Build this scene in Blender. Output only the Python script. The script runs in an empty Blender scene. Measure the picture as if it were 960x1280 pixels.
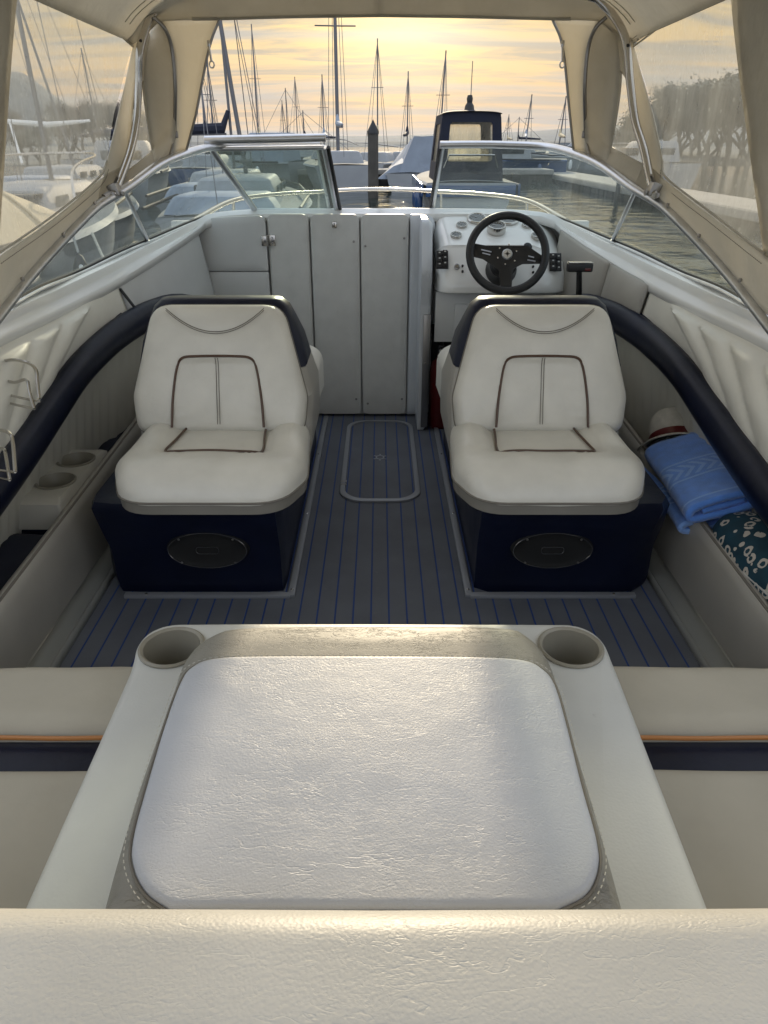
import bpy, bmesh, math, random
from mathutils import Vector, Matrix, noise
random.seed(7)
C = bpy.context.scene.collection
R = math.radians
F = 900.0; TH = R(27.17); CT = math.cos(TH); ST = math.sin(TH); H = 1.3; PX0 = 475.0
V = Vector

def ray(px, py):
    u = (px - PX0) / F; v = (640 - py) / F
    return u, CT + v * ST, -ST + v * CT
def at(px, py, x=None, Y=None, z=None, t=None):
    """point of the place seen at photo pixel px,py and lying at a known x, Y or z"""
    a, b, c = ray(px, py)
    if t is None:
        if Y is not None: t = Y / b
        elif z is not None: t = (z - H) / c
        else: t = x / a
    return V((a * t, b * t, H + c * t))
def sat(s, dx, py, x=None, **k):
    return at(PX0 + s * dx, py, x=None if x is None else s * x, **k)

# ------------------------------------------------------------------ materials
def mat(name, col, rough=.5, metal=0, bump=None, bumps=(), var=0, varscale=6, coat=0, trans=0, spec=.5, sheen=0, spots=None, stretch=None, col2=None):
    m = bpy.data.materials.new(name); m.use_nodes = True
    nt = m.node_tree; N = nt.nodes; L = nt.links
    p = N['Principled BSDF']; out = N['Material Output']
    p.inputs['Base Color'].default_value = (*col, 1); p.inputs['Roughness'].default_value = rough
    p.inputs['Metallic'].default_value = metal; p.inputs['Specular IOR Level'].default_value = spec
    if coat: p.inputs['Coat Weight'].default_value = coat; p.inputs['Coat Roughness'].default_value = .12
    if sheen: p.inputs['Sheen Weight'].default_value = sheen
    tc = N.new('ShaderNodeTexCoord')
    src = tc.outputs['Object']
    if stretch:
        mp = N.new('ShaderNodeMapping'); mp.inputs['Scale'].default_value = stretch[0]
        mp.inputs['Rotation'].default_value = stretch[1]
        L.new(src, mp.inputs[0]); src2 = mp.outputs[0]
    else: src2 = src
    if var:
        n = N.new('ShaderNodeTexNoise'); n.inputs['Scale'].default_value = varscale; n.inputs['Detail'].default_value = 5
        L.new(src, n.inputs['Vector'])
        r = N.new('ShaderNodeMapRange'); r.inputs[1].default_value = .3; r.inputs[2].default_value = .7
        L.new(n.outputs['Fac'], r.inputs[0])
        mx = N.new('ShaderNodeMix'); mx.data_type = 'RGBA'
        a = [c * (1 - var) for c in col] if col2 is None else col2; b = [min(1, c * (1 + var)) for c in col]
        mx.inputs[6].default_value = (*a, 1); mx.inputs[7].default_value = (*b, 1)
        L.new(r.outputs[0], mx.inputs[0]); cur = mx.outputs[2]
        if spots:
            n2 = N.new('ShaderNodeTexNoise'); n2.inputs['Scale'].default_value = spots[0]; n2.inputs['Detail'].default_value = 8; n2.inputs['Roughness'].default_value = .75
            L.new(src, n2.inputs['Vector'])
            r2 = N.new('ShaderNodeMapRange'); r2.inputs[1].default_value = spots[1]; r2.inputs[2].default_value = spots[1] + .1; r2.inputs[4].default_value = spots[2]
            L.new(n2.outputs['Fac'], r2.inputs[0])
            m2 = N.new('ShaderNodeMix'); m2.data_type = 'RGBA'; m2.inputs[7].default_value = (*spots[3], 1)
            L.new(r2.outputs[0], m2.inputs[0]); L.new(cur, m2.inputs[6]); cur = m2.outputs[2]
        L.new(cur, p.inputs['Base Color'])
        rr = N.new('ShaderNodeMapRange'); rr.inputs[3].default_value = max(0, rough - .08); rr.inputs[4].default_value = min(1, rough + .1)
        L.new(n.outputs['Fac'], rr.inputs[0]); L.new(rr.outputs[0], p.inputs['Roughness'])
    prev = None
    bl = list(bumps) + ([bump] if bump else [])
    for kind, sc, st, di in bl:
        if kind == 'noise':
            n = N.new('ShaderNodeTexNoise'); n.inputs['Scale'].default_value = sc; n.inputs['Detail'].default_value = 4; o = n.outputs['Fac']
        elif kind == 'grain':
            n = N.new('ShaderNodeTexVoronoi'); n.inputs['Scale'].default_value = sc; n.feature = 'SMOOTH_F1'; o = n.outputs['Distance']
        elif kind == 'wrinkle':
            n = N.new('ShaderNodeTexNoise'); n.inputs['Scale'].default_value = sc; n.inputs['Detail'].default_value = 6
            n.inputs['Roughness'].default_value = .62; n.inputs['Distortion'].default_value = 1.6
            n.noise_type = 'RIDGED_MULTIFRACTAL'; o = n.outputs['Fac']
        elif kind == 'fine':
            # clusters of hairline creases: zero crossings of stretched noises in three directions, each masked to patches
            acc = None
            for hi, (ha, hst) in enumerate(((-.55, 3.2), (-.8, 2.6), (.5, 2.4), (-.3, 4.0))):
                mp_ = N.new('ShaderNodeMapping'); mp_.inputs['Rotation'].default_value = (0, 0, ha); mp_.inputs['Location'].default_value = (hi * 3.1, hi * 1.7, 0)
                mp_.inputs['Scale'].default_value = (1, hst, 1); L.new(src, mp_.inputs[0])
                n = N.new('ShaderNodeTexNoise'); n.inputs['Scale'].default_value = sc * (1 + .35 * hi); n.inputs['Detail'].default_value = 3.5; n.inputs['Roughness'].default_value = .6; n.inputs['Distortion'].default_value = .35
                L.new(mp_.outputs[0], n.inputs['Vector'])
                q1 = N.new('ShaderNodeMath'); q1.operation = 'SUBTRACT'; q1.inputs[1].default_value = .5; L.new(n.outputs['Fac'], q1.inputs[0])
                q2 = N.new('ShaderNodeMath'); q2.operation = 'ABSOLUTE'; L.new(q1.outputs[0], q2.inputs[0])
                q3 = N.new('ShaderNodeMapRange'); q3.inputs[2].default_value = .020; q3.interpolation_type = 'SMOOTHSTEP'; L.new(q2.outputs[0], q3.inputs[0])
                nm = N.new('ShaderNodeTexNoise'); nm.inputs['Scale'].default_value = sc * .33; nm.inputs['Detail'].default_value = 4; L.new(mp_.outputs[0], nm.inputs['Vector'])
                mr = N.new('ShaderNodeMapRange'); mr.inputs[1].default_value = .50; mr.inputs[2].default_value = .68; L.new(nm.outputs['Fac'], mr.inputs[0])
                ml = N.new('ShaderNodeMix'); ml.inputs[2].default_value = 1.0; L.new(mr.outputs[0], ml.inputs[0]); L.new(q3.outputs[0], ml.inputs[3])
                if acc is None: acc = ml.outputs[0]
                else:
                    mn = N.new('ShaderNodeMath'); mn.operation = 'ADD'; L.new(acc, mn.inputs[0]); L.new(ml.outputs[0], mn.inputs[1]); acc = mn.outputs[0]
            o = acc
        elif kind == 'fine0':
            n = N.new('ShaderNodeTexNoise'); n.inputs['Scale'].default_value = sc; n.inputs['Detail'].default_value = 7; n.inputs['Roughness'].default_value = .6; n.inputs['Distortion'].default_value = .9
            L.new(src2, n.inputs['Vector'])
            q1 = N.new('ShaderNodeMath'); q1.operation = 'MULTIPLY'; q1.inputs[1].default_value = 9; L.new(n.outputs['Fac'], q1.inputs[0])
            q2 = N.new('ShaderNodeMath'); q2.operation = 'PINGPONG'; q2.inputs[1].default_value = .5; L.new(q1.outputs[0], q2.inputs[0])
            q3 = N.new('ShaderNodeMapRange'); q3.inputs[2].default_value = .17; q3.interpolation_type = 'SMOOTHSTEP'; L.new(q2.outputs[0], q3.inputs[0])
            nm = N.new('ShaderNodeTexNoise'); nm.inputs['Scale'].default_value = sc * .45; nm.inputs['Detail'].default_value = 3; L.new(src, nm.inputs['Vector'])
            mr = N.new('ShaderNodeMapRange'); mr.inputs[1].default_value = .42; mr.inputs[2].default_value = .66; L.new(nm.outputs['Fac'], mr.inputs[0])
            ml = N.new('ShaderNodeMix'); ml.inputs[2].default_value = 1.0; L.new(mr.outputs[0], ml.inputs[0]); L.new(q3.outputs[0], ml.inputs[3]); o = ml.outputs[0]
        elif kind == 'crease':
            n0 = N.new('ShaderNodeTexNoise'); n0.inputs['Scale'].default_value = sc * .6; n0.inputs['Detail'].default_value = 6
            ad = N.new('ShaderNodeMix'); ad.data_type = 'RGBA'; ad.blend_type = 'ADD'; ad.inputs[0].default_value = .28
            L.new(src2, ad.inputs[6]); L.new(n0.outputs['Color'], ad.inputs[7]); L.new(src2, n0.inputs['Vector'])
            n = N.new('ShaderNodeTexVoronoi'); n.feature = 'DISTANCE_TO_EDGE'; n.inputs['Scale'].default_value = sc
            L.new(ad.outputs[2], n.inputs['Vector'])
            cr = N.new('ShaderNodeMapRange'); cr.inputs[2].default_value = .06; cr.interpolation_type = 'SMOOTHSTEP'
            nm = N.new('ShaderNodeTexNoise'); nm.inputs['Scale'].default_value = sc * .35; nm.inputs['Detail'].default_value = 3; L.new(src, nm.inputs['Vector'])
            mr = N.new('ShaderNodeMapRange'); mr.inputs[1].default_value = .45; mr.inputs[2].default_value = .62
            L.new(nm.outputs['Fac'], mr.inputs[0]); L.new(n.outputs['Distance'], cr.inputs[0])
            iv = N.new('ShaderNodeMath'); iv.operation = 'SUBTRACT'; iv.inputs[0].default_value = 1; L.new(cr.outputs[0], iv.inputs[1])
            ml = N.new('ShaderNodeMath'); ml.operation = 'MULTIPLY'; L.new(iv.outputs[0], ml.inputs[0]); L.new(mr.outputs[0], ml.inputs[1])
            ng = N.new('ShaderNodeMath'); ng.operation = 'MULTIPLY'; ng.inputs[1].default_value = -1; L.new(ml.outputs[0], ng.inputs[0]); o = ng.outputs[0]
        if kind not in ('crease', 'fine'): L.new(src2 if kind == 'wrinkle' else src, n.inputs['Vector'])
        b = N.new('ShaderNodeBump'); b.inputs['Strength'].default_value = st; b.inputs['Distance'].default_value = di
        L.new(o, b.inputs['Height'])
        if prev: L.new(prev, b.inputs['Normal'])
        prev = b.outputs[0]
    if prev: L.new(prev, p.inputs['Normal'])
    if trans:
        t = N.new('ShaderNodeBsdfTranslucent'); t.inputs[0].default_value = (*[min(1, c * 1.2) for c in col], 1)
        ms = N.new('ShaderNodeMixShader'); ms.inputs[0].default_value = trans
        L.new(p.outputs[0], ms.inputs[1]); L.new(t.outputs[0], ms.inputs[2]); L.new(ms.outputs[0], out.inputs[0])
    return m

def clear_mat(name, tint, gloss, dirt, dirtcol, scale, lo, hi, stretch=(1, 1, 1), rough=.02, translucent=False, base=0, bumpy=None):
    """see-through sheet: transparent + glossy reflection + smeared film of dirt"""
    m = bpy.data.materials.new(name); m.use_nodes = True
    nt = m.node_tree; N = nt.nodes; L = nt.links
    N.remove(N['Principled BSDF']); out = N['Material Output']
    tr = N.new('ShaderNodeBsdfTransparent'); tr.inputs[0].default_value = (*tint, 1)
    gl = N.new('ShaderNodeBsdfGlossy'); gl.inputs['Roughness'].default_value = rough
    df = N.new('ShaderNodeBsdfDiffuse'); df.inputs[0].default_value = (*dirtcol, 1)
    d_out = df.outputs[0]
    if translucent:
        tl = N.new('ShaderNodeBsdfTranslucent'); tl.inputs[0].default_value = (*dirtcol, 1)
        mm = N.new('ShaderNodeMixShader'); mm.inputs[0].default_value = translucent
        L.new(df.outputs[0], mm.inputs[1]); L.new(tl.outputs[0], mm.inputs[2]); d_out = mm.outputs[0]
    fr = N.new('ShaderNodeFresnel'); ge = N.new('ShaderNodeNewGeometry')
    io = N.new('ShaderNodeMapRange'); io.inputs[3].default_value = 1.45; io.inputs[4].default_value = 1 / 1.45
    L.new(ge.outputs['Backfacing'], io.inputs[0]); L.new(io.outputs[0], fr.inputs['IOR'])
    fm = N.new('ShaderNodeMath'); fm.operation = 'MULTIPLY'; fm.inputs[1].default_value = gloss; L.new(fr.outputs[0], fm.inputs[0])
    m1 = N.new('ShaderNodeMixShader'); L.new(fm.outputs[0], m1.inputs[0]); L.new(tr.outputs[0], m1.inputs[1]); L.new(gl.outputs[0], m1.inputs[2])
    tc = N.new('ShaderNodeTexCoord'); mp = N.new('ShaderNodeMapping'); mp.inputs['Scale'].default_value = stretch
    L.new(tc.outputs['Object'], mp.inputs[0])
    n = N.new('ShaderNodeTexNoise'); n.inputs['Scale'].default_value = scale; n.inputs['Detail'].default_value = 9; n.inputs['Roughness'].default_value = .7
    L.new(mp.outputs[0], n.inputs['Vector'])
    r = N.new('ShaderNodeMapRange'); r.inputs[1].default_value = lo; r.inputs[2].default_value = hi; r.inputs[3].default_value = base; r.inputs[4].default_value = dirt
    L.new(n.outputs['Fac'], r.inputs[0])
    # little water spots
    vo = N.new('ShaderNodeTexVoronoi'); vo.inputs['Scale'].default_value = scale * 9; L.new(tc.outputs['Object'], vo.inputs['Vector'])
    vr = N.new('ShaderNodeMapRange'); vr.inputs[1].default_value = .2; vr.inputs[2].default_value = .12; vr.inputs[3].default_value = 0; vr.inputs[4].default_value = dirt * .2
    L.new(vo.outputs['Distance'], vr.inputs[0])
    ad = N.new('ShaderNodeMath'); ad.operation = 'ADD'; ad.use_clamp = True; L.new(r.outputs[0], ad.inputs[0]); L.new(vr.outputs[0], ad.inputs[1])
    m2 = N.new('ShaderNodeMixShader'); L.new(ad.outputs[0], m2.inputs[0]); L.new(m1.outputs[0], m2.inputs[1]); L.new(d_out, m2.inputs[2])
    if bumpy:
        nb = N.new('ShaderNodeTexNoise'); nb.inputs['Scale'].default_value = bumpy[0]; L.new(tc.outputs['Object'], nb.inputs['Vector'])
        b = N.new('ShaderNodeBump'); b.inputs['Strength'].default_value = bumpy[1]; b.inputs['Distance'].default_value = .01
        L.new(nb.outputs['Fac'], b.inputs['Height']); L.new(b.outputs[0], gl.inputs['Normal'])
    L.new(m2.outputs[0], out.inputs[0])
    return m

M = {}
M['cream'] = mat('cream_vinyl', (.76, .74, .66), .40, bumps=[('wrinkle', 5, .10, .01), ('grain', 420, .10, .001)], var=.06, varscale=7, spec=.5)
M['seat'] = mat('seat_vinyl', (.63, .605, .535), .34, bumps=[('noise', 9, .22, .012), ('fine', 9, .30, .0012), ('grain', 420, .10, .001)], var=.07, varscale=9, spots=(22, .68, .25, (.36, .32, .25)))
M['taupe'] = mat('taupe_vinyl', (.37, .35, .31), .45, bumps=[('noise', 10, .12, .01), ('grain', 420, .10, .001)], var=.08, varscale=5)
M['margin'] = mat('margin_gelcoat', (.26, .265, .25), .5, var=.05)
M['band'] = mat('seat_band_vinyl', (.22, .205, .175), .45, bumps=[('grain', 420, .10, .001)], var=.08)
M['cone'] = mat('speaker_cone', (.006, .006, .006), .75, bump=('noise', 300, .3, .001))
M['bench'] = mat('bench_fabric', (.42, .385, .31), .85, bumps=[('noise', 14, .25, .012), ('noise', 500, .15, .001)], var=.08, varscale=5, spec=.2)
M['navy'] = mat('navy_vinyl', (.0035, .006, .020), .38, bumps=[('noise', 12, .2, .012), ('noise', 40, .12, .003), ('grain', 420, .08, .001)], var=.2, spots=(16, .62, .3, (.02, .024, .04)), spec=.3)
M['padwhite'] = mat('white_pad_vinyl', (.43, .445, .475), .45, bumps=[('fine', 12, .34, .0009), ('fine', 27, .30, .0005), ('noise', 7, .25, .01), ('grain', 320, .30, .001)], stretch=((1, 3.2, 1), (0, 0, -.45)), var=.04, spots=(9, .72, .25, (.5, .5, .46)))
M['padedge'] = mat('pad_edge_vinyl', (.235, .225, .195), .5, bumps=[('fine', 28, .8, .001), ('grain', 300, .15, .001)], var=.07)
M['frontpad'] = mat('near_pad_vinyl', (.42, .415, .39), .45, bumps=[('fine', 9, .24, .0010), ('fine', 23, .22, .0005), ('noise', 6, .25, .01), ('grain', 300, .32, .001)], stretch=((1.2, 2.2, 1), (0, 0, .7)), var=.05)
M['gel'] = mat('white_fibreglass', (.77, .77, .745), .18, var=.03, coat=.5, bump=('noise', 5, .05, .01), spots=(14, .72, .35, (.42, .42, .40)))
M['gelcoat'] = mat('engine_box_gelcoat', (.53, .53, .495), .42, bumps=[('grain', 260, .22, .001), ('noise', 5, .1, .008)], var=.05, spots=(24, .66, .6, (.28, .28, .25)))
M['gelgrey'] = mat('grey_fibreglass', (.57, .575, .56), .35, var=.05, spots=(40, .66, .25, (.33, .34, .34)))
M['doorp'] = mat('door_laminate', (.59, .59, .565), .5, var=.05, varscale=14, bump=('noise', 120, .12, .002), spots=(70, .60, .35, (.33, .34, .34)))
M['doorblue'] = mat('partition_gelcoat', (.56, .585, .61), .35, var=.04)
M['alu'] = mat('brushed_aluminium', (.62, .63, .65), .32, 1, var=.08, varscale=20, bump=('noise', 60, .05, .002))
M['steel'] = mat('stainless_steel', (.50, .48, .45), .2, 1)
M['darksteel'] = mat('dull_steel', (.30, .29, .28), .35, 1)
M['black'] = mat('black_rubber', (.012, .012, .013), .5, bump=('noise', 60, .1, .002))
M['blackpl'] = mat('black_plastic', (.008, .008, .009), .42)
M['leather'] = mat('black_leather', (.013, .013, .014), .48, bump=('grain', 700, .25, .001))
M['dial'] = mat('gauge_face', (.03, .033, .035), .15, coat=1)
M['dialwhite'] = mat('dial_marks', (.5, .5, .48), .5)
M['brown'] = mat('brown_piping', (.075, .036, .018), .4)
M['orange'] = mat('tan_piping', (.42, .17, .045), .45)
M['stitch'] = mat('grey_thread', (.17, .155, .13), .8)
M['canvas'] = mat('beige_canvas', (.62, .585, .505), .8, var=.14, varscale=5, bumps=[('noise', 5, .5, .06), ('noise', 16, .3, .015), ('noise', 500, .12, .001)], trans=.5, spec=.2)
M['canvas2'] = mat('beige_canvas_doubled', (.55, .52, .45), .85, var=.14, varscale=6, bumps=[('noise', 6, .5, .06), ('noise', 18, .3, .015), ('noise', 500, .12, .001)], trans=.32, spec=.2)
M['trim'] = mat('grey_floor_trim', (.27, .28, .30), .5, .3)
M['liner'] = mat('pleated_vinyl', (.52, .50, .43), .55, var=.06)
M['tray'] = mat('beige_moulding', (.50, .48, .42), .5, var=.05)
M['cup'] = mat('beige_cup', (.25, .23, .18), .42, var=.06)
M['red'] = mat('red_paint', (.10, .006, .006), .3, coat=.5)
M['white'] = mat('white_paint', (.78, .78, .76), .35, var=.05)
M['straw'] = mat('straw_weave', (.48, .45, .38), .9, bump=('grain', 160, .6, .004), var=.12, varscale=30)
M['wood'] = mat('weathered_wood', (.075, .068, .058), .85, var=.3, varscale=3, bump=('noise', 12, .4, .02))
M['concrete'] = mat('pontoon_concrete', (.30, .285, .26), .9, var=.15, varscale=2, bump=('noise', 8, .3, .02))
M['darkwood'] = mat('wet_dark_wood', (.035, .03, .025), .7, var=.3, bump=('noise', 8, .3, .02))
M['tarp'] = mat('blue_grey_tarpaulin', (.27, .31, .37), .7, var=.12, varscale=2, bump=('noise', 2, .4, .08))
M['navycanvas'] = mat('navy_canvas', (.006, .009, .024), .75, var=.2, bump=('noise', 4, .3, .03))
M['bluehull'] = mat('blue_hull', (.02, .06, .16), .2, coat=.6)
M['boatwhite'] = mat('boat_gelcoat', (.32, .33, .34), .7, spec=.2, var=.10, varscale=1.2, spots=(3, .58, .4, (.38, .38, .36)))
M['boatdeck'] = mat('boat_deck_nonslip', (.22, .225, .22), .85, spec=.15, var=.12, varscale=1.5)
M['creamcover'] = mat('cream_boat_cover', (.58, .50, .34), .8, var=.08, varscale=2, bump=('noise', 3, .4, .04), trans=.2)
M['mast'] = mat('mast_aluminium', (.14, .14, .15), .4, .7)
M['darkglass'] = mat('tinted_cabin_glass', (.02, .025, .03), .08)
M['bark'] = mat('winter_bark', (.10, .09, .08), .9, var=.3)
M['leaf'] = mat('dull_foliage', (.13, .13, .105), .85, var=.4, varscale=.6)
M['twig'] = mat('twig_haze', (.13, .115, .10), .9, var=.3, varscale=.5)
M['hill'] = mat('hazed_hill_woodland', (.045, .07, .09), .95, var=.3, varscale=.02, bump=('noise', .03, .5, 10))  # blue of distance haze mixed into the woodland colour
M['glass'] = clear_mat('windscreen_glass', (.80, .88, .86), .9, .42, (.62, .67, .63), 6, .40, .78, (1, 1, 1.6), base=.13)
M['vinyl'] = clear_mat('clear_vinyl', (.86, .85, .80), .6, .50, (.80, .745, .60), 3.2, .38, .72, (3.0, 3.0, .8), rough=.08, translucent=.85, base=.27, bumpy=(9, .3))

def floor_mat():
    m = mat('foam_decking', (.105, .113, .132), .75, bumps=[('noise', 350, .4, .001)], var=.16, varscale=5, spots=(38, .60, .5, (.17, .175, .18)))
    nt = m.node_tree; N = nt.nodes; L = nt.links; p = N['Principled BSDF']
    src = p.inputs['Base Color'].links[0].from_socket
    tc = [n for n in N if n.type == 'TEX_COORD'][0]
    sx = N.new('ShaderNodeSeparateXYZ'); L.new(tc.outputs['Object'], sx.inputs[0])
    a = N.new('ShaderNodeMath'); a.operation = 'MULTIPLY'; a.inputs[1].default_value = 1 / .0555; L.new(sx.outputs[0], a.inputs[0])
    b = N.new('ShaderNodeMath'); b.operation = 'FRACT'; L.new(a.outputs[0], b.inputs[0])
    c = N.new('ShaderNodeMath'); c.operation = 'SUBTRACT'; c.inputs[1].default_value = .5; L.new(b.outputs[0], c.inputs[0])
    d = N.new('ShaderNodeMath'); d.operation = 'ABSOLUTE'; L.new(c.outputs[0], d.inputs[0])
    e = N.new('ShaderNodeMapRange'); e.inputs[1].default_value = .060; e.inputs[2].default_value = .034; L.new(d.outputs[0], e.inputs[0])
    mx = N.new('ShaderNodeMix'); mx.data_type = 'RGBA'; mx.inputs[7].default_value = (.014, .045, .18, 1)
    L.new(e.outputs[0], mx.inputs[0]); L.new(src, mx.inputs[6]); L.new(mx.outputs[2], p.inputs['Base Color'])
    bp = N.new('ShaderNodeBump'); bp.inputs['Strength'].default_value = .6; bp.inputs['Distance'].default_value = .002; bp.invert = True
    L.new(e.outputs[0], bp.inputs['Height']); L.new(p.inputs['Normal'].links[0].from_socket, bp.inputs['Normal']); L.new(bp.outputs[0], p.inputs['Normal'])
    return m
M['floor'] = floor_mat()

def leopard():
    m = mat('leopard_print_cotton', (.005, .04, .065), .8, bump=('noise', 300, .2, .002), var=.3, varscale=20)
    N = m.node_tree.nodes; L = m.node_tree.links; p = N['Principled BSDF']
    src = p.inputs['Base Color'].links[0].from_socket; tc = [n for n in N if n.type == 'TEX_COORD'][0]
    n0 = N.new('ShaderNodeTexNoise'); n0.inputs['Scale'].default_value = 26; L.new(tc.outputs['Object'], n0.inputs['Vector'])
    ad = N.new('ShaderNodeMix'); ad.data_type = 'RGBA'; ad.blend_type = 'ADD'; ad.inputs[0].default_value = .02
    L.new(tc.outputs['Object'], ad.inputs[6]); L.new(n0.outputs['Color'], ad.inputs[7])
    vo = N.new('ShaderNodeTexVoronoi'); vo.inputs['Scale'].default_value = 27; vo.inputs['Randomness'].default_value = .8; L.new(ad.outputs[2], vo.inputs['Vector'])
    a = N.new('ShaderNodeMath'); a.operation = 'SUBTRACT'; a.inputs[1].default_value = .30; L.new(vo.outputs['Distance'], a.inputs[0])
    b = N.new('ShaderNodeMath'); b.operation = 'ABSOLUTE'; L.new(a.outputs[0], b.inputs[0])
    n3 = N.new('ShaderNodeTexNoise'); n3.inputs['Scale'].default_value = 60; L.new(tc.outputs['Object'], n3.inputs['Vector'])
    r3 = N.new('ShaderNodeMapRange'); r3.inputs[1].default_value = .30; r3.inputs[2].default_value = .38; r3.inputs[4].default_value = .095; L.new(n3.outputs['Fac'], r3.inputs[0])
    c = N.new('ShaderNodeMath'); c.operation = 'LESS_THAN'; L.new(b.outputs[0], c.inputs[0]); L.new(r3.outputs[0], c.inputs[1])
    mx = N.new('ShaderNodeMix'); mx.data_type = 'RGBA'; mx.inputs[7].default_value = (.52, .48, .42, 1)
    L.new(c.outputs[0], mx.inputs[0]); L.new(src, mx.inputs[6]); L.new(mx.outputs[2], p.inputs['Base Color'])
    return m
M['leopard'] = leopard()

def towelm():
    m = mat('blue_terry', (.095, .25, .70), .95, bumps=[('noise', 260, .8, .004), ('noise', 30, .3, .004)], var=.12, varscale=30, sheen=.4)
    N = m.node_tree.nodes; L = m.node_tree.links; p = N['Principled BSDF']
    src = p.inputs['Base Color'].links[0].from_socket; tc = [n for n in N if n.type == 'TEX_COORD'][0]
    def math_(op, a, b=None):
        n = N.new('ShaderNodeMath'); n.operation = op
        for i, q in enumerate((a, b)):
            if q is None: continue
            if isinstance(q, (int, float)): n.inputs[i].default_value = q
            else: L.new(q, n.inputs[i])
        return n.outputs[0]
    sx = N.new('ShaderNodeSeparateXYZ'); L.new(tc.outputs['Object'], sx.inputs[0])
    x, y = sx.outputs[0], sx.outputs[1]
    zig = math_('MULTIPLY', math_('ABSOLUTE', math_('ADD', y, .03)), 11)
    ch = math_('GREATER_THAN', math_('FRACT', math_('ADD', math_('MULTIPLY', x, 1 / .035), math_('MULTIPLY', zig, 2.2))), .55)
    band = math_('LESS_THAN', math_('ABSOLUTE', math_('ADD', y, .03)), .042)
    e1 = math_('LESS_THAN', math_('ABSOLUTE', math_('SUBTRACT', math_('ABSOLUTE', math_('ADD', y, .03)), .058)), .005)
    e2 = math_('LESS_THAN', math_('ABSOLUTE', math_('SUBTRACT', y, -.225)), .004)
    mask = math_('MAXIMUM', math_('MAXIMUM', math_('MULTIPLY', ch, band), e1), e2)
    mx = N.new('ShaderNodeMix'); mx.data_type = 'RGBA'; mx.inputs[7].default_value = (.24, .42, .80, 1)
    L.new(math_('MULTIPLY', mask, .8), mx.inputs[0]); L.new(src, mx.inputs[6]); L.new(mx.outputs[2], p.inputs['Base Color'])
    return m
M['towel'] = towelm()

def water_mat():
    m = mat('harbour_water', (.010, .022, .020), .04, bumps=[('noise', 1.1, .22, .25), ('noise', 6, .12, .04)])
    m.node_tree.nodes['Principled BSDF'].inputs['IOR'].default_value = 1.33
    return m
M['water'] = water_mat()

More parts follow.
